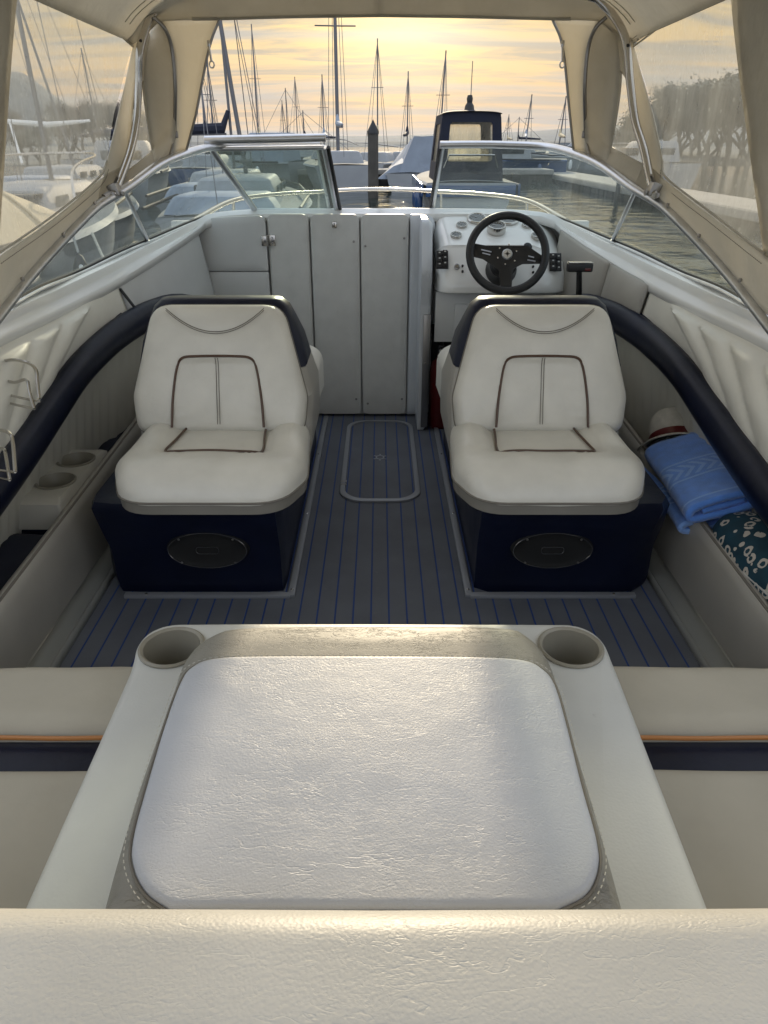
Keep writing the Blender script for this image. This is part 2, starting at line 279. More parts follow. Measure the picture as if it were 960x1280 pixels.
# ------------------------------------------------------------------ mesh helpers
class G:
    def __init__(s): s.v = []; s.f = []
    def add(s, vs, fs):
        n = len(s.v); s.v += [V(p) for p in vs]; s.f += [tuple(i + n for i in f) for f in fs]; return s
    def grid(s, rows, cu=False, cv=False, cap=False, flip=False):
        nr = len(rows); nc = len(rows[0]); n = len(s.v)
        for r in rows: s.v += [V(p) for p in r]
        for i in range(nr if cv else nr - 1):
            for j in range(nc if cu else nc - 1):
                a = n + i * nc + j; b = n + i * nc + (j + 1) % nc
                c = n + ((i + 1) % nr) * nc + (j + 1) % nc; d = n + ((i + 1) % nr) * nc + j
                s.f.append((a, b, c, d) if not flip else (d, c, b, a))
        if cap:
            s.f.append(tuple(n + j for j in range(nc))[::-1] if not flip else tuple(n + j for j in range(nc)))
            e = n + (nr - 1) * nc
            s.f.append(tuple(e + j for j in range(nc)) if not flip else tuple(e + j for j in range(nc))[::-1])
        return s
    def tube(s, pts, r, n=12, closed=False, prof=None, up=None, cap=True):
        pts = [V(p) for p in pts]; N_ = len(pts); rows = []
        def tan(i):
            if closed: return (pts[(i + 1) % N_] - pts[i - 1]).normalized()
            a = pts[max(0, i - 1)]; b = pts[min(N_ - 1, i + 1)]
            return (b - a).normalized() if (b - a).length > 1e-9 else V((0, 0, 1))
        t0 = tan(0); u = V(up) if up else (V((0, 0, 1)) if abs(t0.z) < .9 else V((1, 0, 0)))
        nrm = (u - t0 * u.dot(t0)).normalized()
        for i in range(N_):
            t = tan(i); nrm = ((V(up) if up else nrm) - t * (V(up) if up else nrm).dot(t)).normalized(); bi = t.cross(nrm)
            ri = r[i] if isinstance(r, (list, tuple)) else r
            if prof: rows.append([pts[i] + nrm * (q[1] * ri) + bi * (q[0] * ri) for q in prof])
            else: rows.append([pts[i] + (nrm * math.cos(2 * math.pi * k / n) + bi * math.sin(2 * math.pi * k / n)) * ri for k in range(n)])
        return s.grid(rows, cu=True, cv=closed, cap=cap and not closed, flip=False)
    def box(s, c, d, bev=0, rot=None, seg=2):
        bm = bmesh.new(); bmesh.ops.create_cube(bm, size=1)
        for v in bm.verts: v.co = V((v.co.x * d[0], v.co.y * d[1], v.co.z * d[2]))
        if bev: bmesh.ops.bevel(bm, geom=bm.edges[:], offset=bev, segments=seg, affect='EDGES', profile=.6)
        Mx = Matrix.Translation(V(c)) @ (rot if rot else Matrix())
        bm.verts.index_update()
        s.add([Mx @ v.co for v in bm.verts], [tuple(v.index for v in f.verts) for f in bm.faces]); bm.free(); return s
    def lathe(s, prof, c=(0, 0, 0), n=32, mx=None):
        Mx = Matrix.Translation(V(c)) @ (mx if mx else Matrix())
        rows = [[Mx @ V((r * math.cos(2 * math.pi * k / n), r * math.sin(2 * math.pi * k / n), z)) for k in range(n)] for r, z in prof]
        return s.grid(rows, cu=True, flip=True)
    def prism(s, out, z0, z1, mp=lambda u, v, w: (u, v, w)):
        n = len(out); s.add([mp(p[0], p[1], z0) for p in out] + [mp(p[0], p[1], z1) for p in out],
              [tuple(range(n))[::-1], tuple(range(n, 2 * n))] + [(i, (i + 1) % n, n + (i + 1) % n, n + i) for i in range(n)])
        return s
    def pad(s, out, T, r, fn=None, mp=lambda u, v, w: (u, v, w), c=None, n=22, low=-.01, rb=None):
        """cushion on a 2-D outline: rounded upper edge of radius r, crown by fn(u,v,d)"""
        m = len(out)
        if c is None: c = (sum(p[0] for p in out) / m, sum(p[1] for p in out) / m)
        def dist(u, v):
            best = 9
            for i in range(m):
                ax, ay = out[i]; bx, by = out[(i + 1) % m]; ex, ey = bx - ax, by - ay; l = ex * ex + ey * ey
                if l < 1e-12: continue
                t = max(0, min(1, ((u - ax) * ex + (v - ay) * ey) / l))
                best = min(best, math.hypot(u - ax - ex * t, v - ay - ey * t))
            return best
        rows = []
        if rb:
            for a in (0, .35, .7, 1.0):
                k = 1 - rb * (1 - math.sin(a * math.pi / 2)) / max(.05, min(abs(out[0][0] - c[0]) + abs(out[0][1] - c[1]), .4))
                rows.append([mp(c[0] + (p[0] - c[0]) * k, c[1] + (p[1] - c[1]) * k, low + rb * (1 - math.cos(a * math.pi / 2))) for p in out])
        else: rows.append([mp(p[0], p[1], low) for p in out])
        for i in range(n):
            q = i / n; sc = 1 - (q ** 1.7)
            row = []
            for p in out:
                u = c[0] + (p[0] - c[0]) * sc; v = c[1] + (p[1] - c[1]) * sc; d = dist(u, v) if i else 0
                e = min(1, d / r); w = T - r + r * math.sqrt(max(0, 1 - (1 - e) ** 2))
                if fn: w += fn(u, v, d)
                row.append(mp(u, v, w))
            rows.append(row)
        k = len(s.v); s.grid(rows, cu=True)
        ci = len(s.v); d = dist(*c); s.v.append(V(mp(c[0], c[1], T + (fn(c[0], c[1], d) if fn else 0))))
        e = ci - m
        for j in range(m): s.f.append((e + j, e + (j + 1) % m, ci))
        s.f.append(tuple(k + j for j in range(m))[::-1]); return s

def crom(pts, n=8, closed=False):
    pts = [V(p) for p in pts]; out = []; N_ = len(pts)
    for i in range(N_ if closed else N_ - 1):
        if closed: p0, p1, p2, p3 = pts[i - 1], pts[i], pts[(i + 1) % N_], pts[(i + 2) % N_]
        else:
            p1, p2 = pts[i], pts[i + 1]
            p0 = pts[i - 1] if i else p1 * 2 - p2; p3 = pts[i + 2] if i + 2 < N_ else p2 * 2 - p1
        for k in range(n):
            t = k / n
            out.append(.5 * ((2 * p1) + (p2 - p0) * t + (2 * p0 - 5 * p1 + 4 * p2 - p3) * t * t + (3 * p1 - p0 - 3 * p2 + p3) * t ** 3))
    if not closed: out.append(pts[-1])
    return out
def resamp(pts, n):
    L_ = [0]
    for a, b in zip(pts, pts[1:]): L_.append(L_[-1] + (V(b) - V(a)).length)
    out = []; j = 0
    for k in range(n):
        d = L_[-1] * k / (n - 1)
        while j < len(L_) - 2 and L_[j + 1] < d: j += 1
        q = (d - L_[j]) / max(1e-9, L_[j + 1] - L_[j]); out.append(V(pts[j]).lerp(V(pts[j + 1]), min(1, max(0, q))))
    return out
def rrect(w, h, r, cx=0, cy=0, n=8, per=6):
    o = []
    for (sx, sy, a0) in ((1, 1, 0), (-1, 1, 90), (-1, -1, 180), (1, -1, 270)):
        for k in range(n + 1):
            a = R(a0 + 90 * k / n); o.append((cx + sx * (w / 2 - r) + r * math.cos(a), cy + sy * (h / 2 - r) + r * math.sin(a)))
    return dens(o, .06)
def dens(o, step):
    res = []
    for i in range(len(o)):
        a = o[i]; b = o[(i + 1) % len(o)]; l = math.hypot(b[0] - a[0], b[1] - a[1]); k = max(1, int(l / step))
        for j in range(k): res.append((a[0] + (b[0] - a[0]) * j / k, a[1] + (b[1] - a[1]) * j / k))
    return res
def roundpoly(pts, r, n=6, step=.05):
    o = []; m = len(pts)
    for i in range(m):
        p = V(pts[i]).to_2d(); a = V(pts[i - 1]).to_2d(); b = V(pts[(i + 1) % m]).to_2d()
        ri = r[i] if isinstance(r, (list, tuple)) else r
        da = (a - p).normalized(); db = (b - p).normalized()
        ang = da.angle(db) if ri > 0 else 1
        l = min(ri / math.tan(ang / 2), (a - p).length * .48, (b - p).length * .48) if ri > 0 else 0
        s_, e_ = p + da * l, p + db * l
        if ri <= 0: o.append((p.x, p.y)); continue
        for k in range(n + 1):
            t = k / n; q = s_ * (1 - t) ** 2 + p * 2 * t * (1 - t) + e_ * t * t; o.append((q.x, q.y))
    o = dens(o, step)
    ar = sum(o[i][0] * o[(i + 1) % len(o)][1] - o[(i + 1) % len(o)][0] * o[i][1] for i in range(len(o)))
    return o if ar > 0 else o[::-1]

ORI = {}
def setp(o, label=None, cat=None, group=None, kind=None):
    if label: o['label'] = label
    if cat: o['category'] = cat
    if group: o['group'] = group
    if kind: o['kind'] = kind
    return o
def thing(name, label, cat, loc=(0, 0, 0), group=None, rz=0):
    o = bpy.data.objects.new(name, None); C.objects.link(o); o.empty_display_size = .1
    o.location = loc; o.rotation_euler[2] = rz; o.rotation_euler = (0, 0, rz)
    ORI[o.name] = V((0, 0, 0)) if rz else V(loc)
    return setp(o, label, cat, group)
def obj(name, g, m, parent=None, local=False, solid=0, smooth=True, ang=38, sub=0, label=None, off=0, origin=None):
    """link G as one mesh; G in world coordinates unless local"""
    me = bpy.data.meshes.new(name)
    o3 = V((0, 0, 0)) if (local or parent is None) else ORI[parent.name]
    own = V(origin) if origin is not None else V((0, 0, 0))
    me.from_pydata([tuple(p - o3 - own) for p in g.v], [], g.f); me.validate(); me.update()
    bm = bmesh.new(); bm.from_mesh(me); bmesh.ops.recalc_face_normals(bm, faces=bm.faces[:]); bm.to_mesh(me); bm.free()
    if smooth:
        me.shade_smooth()
        me.set_sharp_from_angle(angle=R(ang))
    me.materials.append(M[m] if isinstance(m, str) else m)
    o = bpy.data.objects.new(name, me); C.objects.link(o); o.location = own
    if parent: o.parent = parent
    ORI[o.name] = o3 + own
    if solid:
        md = o.modifiers.new('s', 'SOLIDIFY'); md.thickness = solid; md.offset = off
    if sub:
        md = o.modifiers.new('u', 'SUBSURF'); md.levels = sub; md.render_levels = sub
    if label: o['label'] = label
    return o
def cut(o, g):
    """boolean-subtract G from o (same space as o's mesh, world) and keep plain geometry"""
    c = obj('cutter', g, 'black'); c.location = (0, 0, 0)
    base = ORI.get(o.name, V((0, 0, 0)))
    for v in c.data.vertices: v.co -= base
    md = o.modifiers.new('b', 'BOOLEAN'); md.object = c; md.operation = 'DIFFERENCE'; md.solver = 'EXACT'
    c.parent = None; sp = o.parent; o.parent = None; lo = o.location.copy(); o.location = (0, 0, 0)
    bpy.context.view_layer.update()
    me = bpy.data.meshes.new_from_object(o.evaluated_get(bpy.context.evaluated_depsgraph_get()))
    o.modifiers.remove(md); old = o.data; nm = old.name; o.data = me; bpy.data.meshes.remove(old); me.name = nm
    bpy.data.objects.remove(c); o.parent = sp; o.location = lo
    me.shade_smooth(); me.set_sharp_from_angle(angle=R(38))
def copytree(o, parent=None, **kw):
    c = o.copy(); C.objects.link(c)
    if parent: c.parent = parent
    for ch in [x for x in bpy.data.objects if x.parent == o]: copytree(ch, c)
    for k, v in kw.items(): c[k] = v
    return c
def cyl(a, b, r, r2=None, n=12):
    return G().tube([a, b], [r, r if r2 is None else r2], n)
HAZE = True; SUNP = 4.0; EXPO = 0.34; ROOFB = .1
# ------------------------------------------------------------------ curves of the boat, mirror-symmetric (dx from centreline in the photo)
RAIL = [(75,181,None,3.50),(120,180.5,None,3.50),(155,181,None,3.48),(208,183.5,None,3.40),(240,191,.773,None),(274,205,.836,None),(317,235,.90,None),(352,256,.95,None),(375,277,.98,None),(412,316,1.03,None),(442,350,1.06,None),(472,388,1.08,None)]
BASE = [(60,263,None,3.85),(100,263.5,None,3.85),(155,265,None,3.85),(200,269,None,3.80),(222,273,None,3.70),(287,300,.98,None),(325,316,1.04,None),(377,341,1.10,None),(425,360,1.125,None),(472,386,1.13,None)]
def curve(tab):
    return [(r[0], sat(1, r[0], r[1], x=r[2], Y=r[3])) for r in tab]
RA = curve(RAIL); BA = curve(BASE)
def cv(tab, dx):
    """smooth point of a curve at dx"""
    for i in range(len(tab) - 1):
        if dx <= tab[i + 1][0] or i == len(tab) - 2:
            t = (dx - tab[i][0]) / (tab[i + 1][0] - tab[i][0])
            p1, p2 = tab[i][1], tab[i + 1][1]
            h = tab[i + 1][0] - tab[i][0]
            m1 = (p2 - tab[i - 1][1]) / (tab[i + 1][0] - tab[i - 1][0]) * h if i else p2 - p1
            m2 = (tab[i + 2][1] - p1) / (tab[i + 2][0] - tab[i][0]) * h if i + 2 < len(tab) else p2 - p1
            t = max(0, min(1, t)) if i < len(tab) - 2 else t
            return p1 * (2*t**3 - 3*t*t + 1) + m1 * (t**3 - 2*t*t + t) + p2 * (-2*t**3 + 3*t*t) + m2 * (t**3 - t*t)
def mx(p, s): return V((p[0] * s, p[1], p[2]))
def line(tab, a, b, n): return [cv(tab, a + (b - a) * k / (n - 1)) for k in range(n)]
# inner deck edge C, from the front centre round the corner and aft
CPTS = [V((0,3.672,1.0)), V((.30,3.672,1.0)), V((.62,3.672,.998)), V((.79,3.64,.985)), V((.835,3.55,.955)), V((.90,3.28,.905)), sat(1,328,348,x=1.0), sat(1,400,385,x=1.065), sat(1,480,422,x=1.10), V((1.13,1.55,.765)), V((1.14,.9,.75)), V((1.14,.1,.74)), V((1.14,-.9,.74))]
BPTS = [V((0,3.85,1.0)), V((.30,3.85,1.0)), cv(BA,155), cv(BA,200), cv(BA,222), cv(BA,270), cv(BA,325), cv(BA,400), cv(BA,465), V((1.19,1.55,.80)), V((1.22,.9,.775)), V((1.22,.1,.76)), V((1.22,-.9,.76))]
OPTS = [V((0,6.25,.80)), V((.22,6.05,.80)), V((.45,5.65,.80)), V((.68,5.15,.81)), V((.90,4.55,.83)), V((1.07,3.95,.845)), V((1.17,3.45,.85)), V((1.25,2.8,.82)), V((1.29,2.2,.79)), V((1.31,1.55,.765)), V((1.32,.9,.75)), V((1.32,.1,.73)), V((1.30,-.9,.73))]

# ---- floor
fl = setp(obj('floor', G().box((0, 1.2, -.012), (2.0, 5.2, .024)), 'floor'), kind='structure')
fl['label'] = 'dark grey foam decking with blue seams'
# fibreglass margin strips and inner liner (one moulding = cockpit liner)
g = G()
for s in (-1, 1):
    g.grid([[(s*.905, 3.68, .022), (s*.905, -1, .022)], [(s*.897, 3.68, .0), (s*.897, -1, .0)]], flip=s < 0)
    g.grid([[(s*.905, 3.68, .022), (s*.905, -1, .022)], [(s*1.0, 3.68, .03), (s*1.0, -1, .03)]])
    g.grid([[(s*.96, 3.68, .03), (s*.96, -1, .03)], [(s*1.22, 3.4, .06), (s*1.22, -1, .06)]])
setp(obj('floor_margin', g, 'margin', solid=.01), kind='structure')

# ---- deck and hull of our boat
n = 72
c_ = resamp(crom(CPTS, 6), n); b_ = resamp(crom(BPTS, 6), n)
# pair B points to nearest-by-parameter; outer edge likewise
rowsD = []
fr = [V(p) for p in crom(OPTS, 6)]
o_ = resamp(fr, n)
full = G()
def deckrows(s):
    R_ = []
    lip = [p + V((0, 0, 0)) for p in c_]
    R_.append([mx(p + V((.0, .0, -.034)), s) for p in lip])
    R_.append([mx(p + V((.0, .0, -.009)), s) for p in lip])
    R_.append([mx(p + V((.006, .004, 0)), s) for p in lip])
    for t, dz in ((.30, -.004), (.36, .002), (.42, .014), (.48, .018), (.80, .006), (1.0, 0)):
        R_.append([mx(a.lerp(b, t) + V((0, 0, dz if t < 1 else 0)) , s) for a, b in zip(c_, b_)])
    return R_
for s in (-1, 1): full.grid(deckrows(s), flip=s < 0)
# outboard side deck from the glass base to the gunwale
for s in (-1, 1):
    ka = [p for p in b_ if p.x > .0]
    idx0 = next(i for i, p in enumerate(b_) if p.y < 3.83)
    A_ = resamp(b_[idx0 - 3:], 50)
    kb = next(i for i, p in enumerate(fr) if p.y < 3.95)
    B_ = resamp(fr[kb:], 50)
    full.grid([[mx(p, s) for p in A_], [mx(a.lerp(b, .5) + V((0, 0, .01)), s) for a, b in zip(A_, B_)], [mx(p, s) for p in B_]], flip=s < 0)
    # bow rim
    B2 = fr[:kb + 1]
    full.grid([[mx(p, s) for p in B2], [mx(V((max(0, p.x - .16), p.y - (.18 if p.x < .5 else .03), p.z + .01)), s) for p in B2], [mx(V((max(0, p.x - .18), p.y - (.2 if p.x < .5 else .03), .35)), s) for p in B2]], flip=s > 0)
deck = setp(obj('deck', full, 'gel', solid=.008, off=-1), kind='structure')
g = G()
for s in (-1, 1):
    g.grid([[mx(p, s) for p in o_], [mx(p + V((.03, .02, -.04)), s) for p in o_], [mx(p + V((.01, 0, -.08)), s) for p in o_], [mx(V((p.x * .9, p.y - .25 * (p.y > 4), .2)), s) for p in o_], [mx(V((p.x * .55, p.y - .9 * (p.y > 4), -.6)), s) for p in o_]], flip=s > 0)
g.grid([[(-.95, 3.9, .35), (-.6, 5.0, .35), (0, 5.8, .35)], [(.95, 3.9, .35), (.6, 5.0, .35), (0, 5.8, .35)]])
hull = obj('hull', g, 'gel', solid=.008, off=1)
hull['label'] = 'white hull shell and open bow of the boat we stand in'; hull['category'] = 'boat hull'
# bow rail
t = thing('bow_rail', 'shiny stainless tube rail curving across the open bow beyond the doors', 'bow rail', (0, 6.1, .8))
pts = [V((.99, 4.1, .93)), V((.88, 4.7, .99)), V((.68, 5.3, .99)), V((.45, 5.8, .975)), V((.22, 6.08, .975)), V((0, 6.15, .975))]
pts = pts + [mx(p, -1) for p in pts[-2::-1]]
obj('rail_tube', G().tube(crom(pts, 8), .014), 'steel', t)
for p in (pts[1], pts[3], pts[7], pts[9]):
    obj('stanchion', cyl(p, V((p.x * 1.02, p.y, .81)), .010), 'steel', t)

# ---- bulkhead, companionway doors
door = thing('bifold_door', 'grey four panel bow door closed across the walkway behind the left seat', 'door', (-.2, 3.66, 0))
def panel(x0, x1, z0, z1, y, name, th=.03, sk=0, r=.035):
    o = roundpoly([(x0, z0), (x1 - sk, z0), (x1, z1), (x0, z1)], r, step=.06)
    g = G().pad(o, th, .008, None, lambda u, v, w: (u, y - w, v), n=4, low=0)
    return obj(name, g, 'doorp', door)
panel(-.533, -.338, .02, 1.0, 3.675, 'door_panel'); panel(-.329, -.099, .015, 1.0, 3.67, 'door_panel')
P3 = panel(-.091, .136, .015, 1.0, 3.67, 'door_panel')
fp = G().pad(roundpoly([(-.90, .745), (-.541, .745), (-.541, .995), (-.79, .985), (-.90, .92)], [.01, .01, .035, .03, .02], step=.06), .03, .006, None, lambda u, v, w: (u, 3.66 - w, v), n=4, low=0)
obj('side_panel', fp, 'gelgrey', door, label='upper fixed panel beside the hinge')
fp = G().pad(roundpoly([(-.90, .02), (-.541, .02), (-.541, .741), (-.90, .741)], .008, step=.06), .03, .006, None, lambda u, v, w: (u, 3.662 - w, v), n=4, low=0)
obj('side_panel', fp, 'gelgrey', door, label='lower fixed panel beside the hinge')
h = obj('hinge', G().box((-.548, 3.627, .885), (.028, .012, .046), .003).box((-.515, 3.64, .885), (.034, .008, .05), .002).tube([(-.534, 3.622, .86), (-.534, 3.622, .91)], .005, 8), 'steel', door)
for z in (.872, .898): obj('screw', G().lathe([(0, 0), (.004, 0), (.004, .002), (0, .003)], (-.512, 3.636, z), 8, Matrix.Rotation(R(90), 4, 'X')), 'darksteel', h)
lt = obj('latch', G().box((-.215 + .0, 3.632, .955), (.022, .008, .03), .003), 'steel', door)
obj('keyhole', G().box((-.215, 3.626, .955), (.004, .006, .016), .001), 'blackpl', lt)
for (x, z) in ((-.125, .88), (-.07, .86), (.115, .895), (-.125, .10), (-.065, .075), (.115, .10)):
    obj('screw', G().lathe([(0, 0), (.006, 0), (.005, .003), (0, .004)], (x, 3.638, z), 10, Matrix.Rotation(R(90), 4, 'X')), 'darksteel', door)
bk = setp(obj('bulkhead_wall', G().box((0, 3.72, .48), (2.0, .05, .97)), 'gelgrey'), kind='structure')
# white moulding right of the doors + partition beside the footwell
pt = thing('console_partition', 'white moulded wall end between the grey doors and the helm footwell', 'partition', (.2, 3.55, 0))
o = roundpoly([(.142, .01), (.262, .01), (.262, .998), (.142, .998)], [.005, .03, .06, .005], step=.05)
obj('wall_panel', G().pad(o, .035, .02, None, lambda u, v, w: (u, 3.672 - w, v), n=6, low=0), 'doorblue', pt)
o = roundpoly([(3.67, .0), (3.44, .0), (3.44, .62), (3.40, .78), (3.50, .99), (3.67, .995)], [.005, .01, .05, .08, .05, .005], step=.05)
obj('side_wall', G().pad(o, .05, .022, None, lambda u, v, w: (.19 + w, u, v), n=6, low=0).pad(o, .004, .003, None, lambda u, v, w: (.19 - w, u, v), n=3, low=0), 'doorblue', pt)
obj('edge_trim', G().box((.222, 3.434, .30), (.034, .01, .56), .002), 'darksteel', pt)
for z in (.35, .72): obj('screw', G().lathe([(0, 0), (.006, 0), (.005, .003), (0, .004)], (.22, 3.428, z), 8, Matrix.Rotation(R(90), 4, 'X')), 'steel', pt)

# ---- floor hatch
ht = thing('floor_hatch', 'oblong floor hatch with rounded grey rim in the middle of the decking', 'floor hatch', (0, 3.09, 0))
ro = rrect(.335, .95, .10, 0, 3.09, n=8); ri = [(x * .885, 3.09 + (y - 3.09) * .96) for x, y in ro]
g = G().grid([[(x, y, .001) for x, y in ro], [(x, y, .009) for x, y in ro], [(x * .97 , 3.09 + (y - 3.09) * .99, .011) for x, y in ro], [(x, y, .011) for x, y in ri], [(x, y, .003) for x, y in ri]], cu=True)
obj('rim', g, 'trim', ht)
g = G(); g.add([(x * .995, 3.09 + (y - 3.09) * .997, .006) for x, y in ri] , [tuple(range(len(ri)))]); obj('lid', g, 'floor', ht)
g = G(); g.grid([[(rr * math.cos(2*math.pi*k/28), 3.07 + rr * 1.25 * math.sin(2*math.pi*k/28), .0085) for k in range(28)] for rr in (.014, .020)], cu=True)
for a in range(6):
    aa = a * math.pi / 3 + .5
    g.box((.026 * math.cos(aa), 3.07 + .032 * math.sin(aa), .0075), (.012, .007, .002), 0, Matrix.Rotation(aa, 4, 'Z'))
obj('lid_emblem', g, 'trim', ht)
obj('catch', G().box((-.155, 2.80, .010), (.026, .018, .006), .002).box((-.155, 2.77, .010), (.026, .012, .006), .002), 'darksteel', ht)

# ---- pedestal trims on the floor
for s, w in ((-1, 'left'), (1, 'right')):
    g = G().box((s*.285, 2.78, .006), (.022, 1.70, .012), .003).box((s*.555, 1.935, .006), (.53, .022, .0125), .003)
    tr = obj('floor_trim', g, 'trim', origin=(s*.285, 1.94, 0)); setp(tr, 'grey metal edging strip round the foot of the ' + w + ' seat box', 'floor trim')
    for (x, y) in ((s*.285, 1.96), (s*.285, 2.5), (s*.285, 3.1), (s*.75, 1.935)):
        obj('screw', G().lathe([(0, 0), (.005, 0), (.004, .002), (0, .003)], (x, y, .012), 8), 'steel', tr)

# ---- seats (aft-facing lounge seats, forward seat behind)
def make_seat(s):
    side = 'left' if s < 0 else 'right'
    lab = ('left back to back seat of cream vinyl on a navy box beside the wire racks' if s < 0 else
           'right back to back seat of cream vinyl just behind the steering wheel')
    t = thing('cockpit_seat', lab, 'boat seat', (s * .50, 2.35, 0), 'cream vinyl seats on navy boxes')
    X = lambda u: s * .502 + u
    # pedestal: navy box with rounded vertical corners
    g = G(); rows = []
    for z, yo, ex in ((.0, 1.965, -.005), (.02, 1.963, .006), (.05, 1.961, .010), (.16, 1.955, .006), (.24, 1.93, .012), (.33, 1.90, .012), (.35, 1.905, .0), (.352, 1.95, -.06)):
        o = roundpoly([(s * .308, yo), (s * (.862 + ex), yo), (s * (.872 + ex), 3.3), (s * .308, 3.3)], [.025, .045, .03, .03], step=.2, n=6)
        rows.append([(x, y, z) for x, y in o])
    m_ = min(len(r) for r in rows)
    rows = [resamp([V(p) for p in r + [r[0]]], 65)[:-1] for r in rows]
    g.grid(rows, cu=True, cap=True)
    ped = obj('seat_box', g, 'navy', t)
    # speaker on its aft face
    ZS = .175; cx = s * .535
    def ell(a, b, y, z0=ZS): return [(cx + a * math.cos(2*math.pi*k/48), y, z0 + b * math.sin(2*math.pi*k/48)) for k in range(48)]
    sp = obj('speaker', G().grid([ell(.128, .066, 1.962), ell(.128, .066, 1.938), ell(.122, .062, 1.930), ell(.112, .054, 1.933), ell(.10, .046, 1.935), ell(.05, .024, 1.934), ell(.001, .001, 1.934)], cu=True), 'cone', ped)
    obj('speaker_rim', G().tube(ell(.122, .062, 1.929), .0016, 6, closed=True), 'steel', sp)
    g = G()
    o = rrect(.07, .024, .010, cx, ZS, n=5); g.tube([(x, 1.931, z) for x, z in o], .0016, 6, closed=True)
    obj('speaker_emblem', g, 'steel', sp)
    for a in (45, 135, 225, 315):
        obj('screw', G().lathe([(0, 0), (.004, 0), (.003, .002), (0, .003)], (cx + .117 * math.cos(R(a)), 1.926, ZS + .058 * math.sin(R(a))), 8, Matrix.Rotation(R(90), 4, 'X')), 'darksteel', sp)
    # seat cushion
    y0, y1 = 1.795, 2.30
    out = roundpoly([(X(-.265), y1), (X(-.285), y0 + .16), (X(-.225), y0), (X(.225), y0), (X(.285), y0 + .16), (X(.265), y1)], [.05, .16, .13, .13, .16, .05], step=.035)
    PU = [(X(-.128), 2.245), (X(-.136), 2.14), (X(-.146), 2.05), (X(-.143), 2.01), (X(-.115), 1.988), (X(0), 1.985), (X(.115), 1.988), (X(.143), 2.01), (X(.146), 2.05), (X(.136), 2.14), (X(.128), 2.245)]
    def fs(u, v, d):
        q = (u - X(0)); e = min(1, d / .13)
        z = .016 * (1 - (1 - e) ** 2)
        inx = max(0, min(1, (.175 - abs(q)) / .03)); iny = max(0, min(1, (v - 1.975) / .03))
        z -= .022 * inx * iny
        z += .006 * math.exp(-((v - 1.90) / .06) ** 2)                   # front roll
        z += .016 * max(0, min(1, (abs(q) - .17) / .05)) * max(0, min(1, (v - 2.05) / .10)) * min(1, d / .06)
        z -= .030 * max(0, (y0 + .15 - v) / .15) ** 2
        return z + .003 * noise.noise(V((u * 9, v * 9, s)))
    cu = obj('seat_cushion', G().pad(out, .470, .042, fs, c=(X(0), 2.10), n=26, low=.402), 'seat', t, ang=60)
    lo = [(X(0) + (x - X(0)) * .985, 2.05 + (y - 2.05) * .985) for x, y in out]
    lo2 = [(X(0) + (x - X(0)) * .93, 2.05 + (y - 2.05) * .93) for x, y in out]
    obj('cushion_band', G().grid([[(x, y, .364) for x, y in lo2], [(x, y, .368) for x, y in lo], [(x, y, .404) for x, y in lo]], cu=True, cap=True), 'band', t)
    obj('welt', G().tube([(x, y, .404) for x, y in out], .0040, 6, closed=True), 'stitch', cu)
    pu = resamp(crom([V((x, y, 0)) for x, y in PU], 8), 70)
    zz = lambda x, y: .470 + fs(x, y, .2)
    obj('piping', G().tube([(p.x, p.y, zz(p.x, p.y) + .006) for p in pu], .0040, 6), 'brown', cu)
    X = lambda u: s * .522 + u
    # backrest
    by, bz = 2.265, .455; lean = R(20); L_ = .42
    def mb(u, v, w): return (X(u), by + v * math.sin(lean) - w * math.cos(lean), bz + v * math.cos(lean) + w * math.sin(lean))
    ob = roundpoly([(-.272, -.02), (-.284, .10), (-.208, .392), (.208, .392), (.284, .10), (.272, -.02)], [.05, .10, .075, .075, .10, .05], step=.035)
    def fb(u, v, d):
        z = .018 * (1 - (1 - min(1, d / .14)) ** 2)
        inx = max(0, min(1, (.142 - abs(u) - .05 * max(0, (v - .1)) ) / .018)); iny = max(0, min(1, (.222 - v) / .018))
        z -= .012 * inx * iny
        if iny > 0 and inx > 0: z -= .004 * math.exp(-(u / .008) ** 2)
        arc = .300 + 3.0 * u * u
        z -= .004 * math.exp(-((v - arc) / .010) ** 2)
        return z + .002 * noise.noise(V((u * 8 + s, v * 8, 3)))
    ba = obj('backrest', G().pad(ob, .065, .035, fb, mb, c=(0, .2), n=30, low=.0), 'seat', t, ang=60)
    sf = lambda u, v: V(mb(u, v, .066 + fb(u, v, .14)))
    U = [(-.148, .0), (-.142, .09), (-.128, .185), (-.110, .218), (-.06, .225), (.06, .225), (.110, .218), (.128, .185), (.142, .09), (.148, .0)]
    uu = resamp(crom([V((a, b, 0)) for a, b in U], 8), 90)
    obj('piping', G().tube([sf(p.x, p.y) for p in uu], .0042, 6), 'brown', ba)
    obj('welt', G().tube([mb(x, y, .024) for x, y in ob], .0040, 6, closed=True), 'stitch', ba)
    obj('stitching', G().tube([sf(-.155 + .31 * k / 40, .302 + 3.0 * (-.155 + .31 * k / 40) ** 2) + V((0, -.001, 0)) for k in range(41)], .0013, 5).tube([sf(-.155 + .31 * k / 40, .296 + 3.0 * (-.155 + .31 * k / 40) ** 2) + V((0, -.001, 0)) for k in range(41)], .0011, 5), 'stitch', ba)
    obj('seam', G().tube([sf(-.004, .01 + .21 * k / 20) for k in range(21)], .0013, 5).tube([sf(.004, .01 + .21 * k / 20) for k in range(21)], .0013, 5), 'stitch', ba)
    # shell between the two backs
    def sec(z, ya, yb, hw, r): return resamp([V((X(x), y, z)) for x, y in (lambda o: o + [o[0]])(roundpoly([(-hw, ya), (hw, ya), (hw, yb), (-hw, yb)], r, step=.3, n=6))], 57)[:-1]
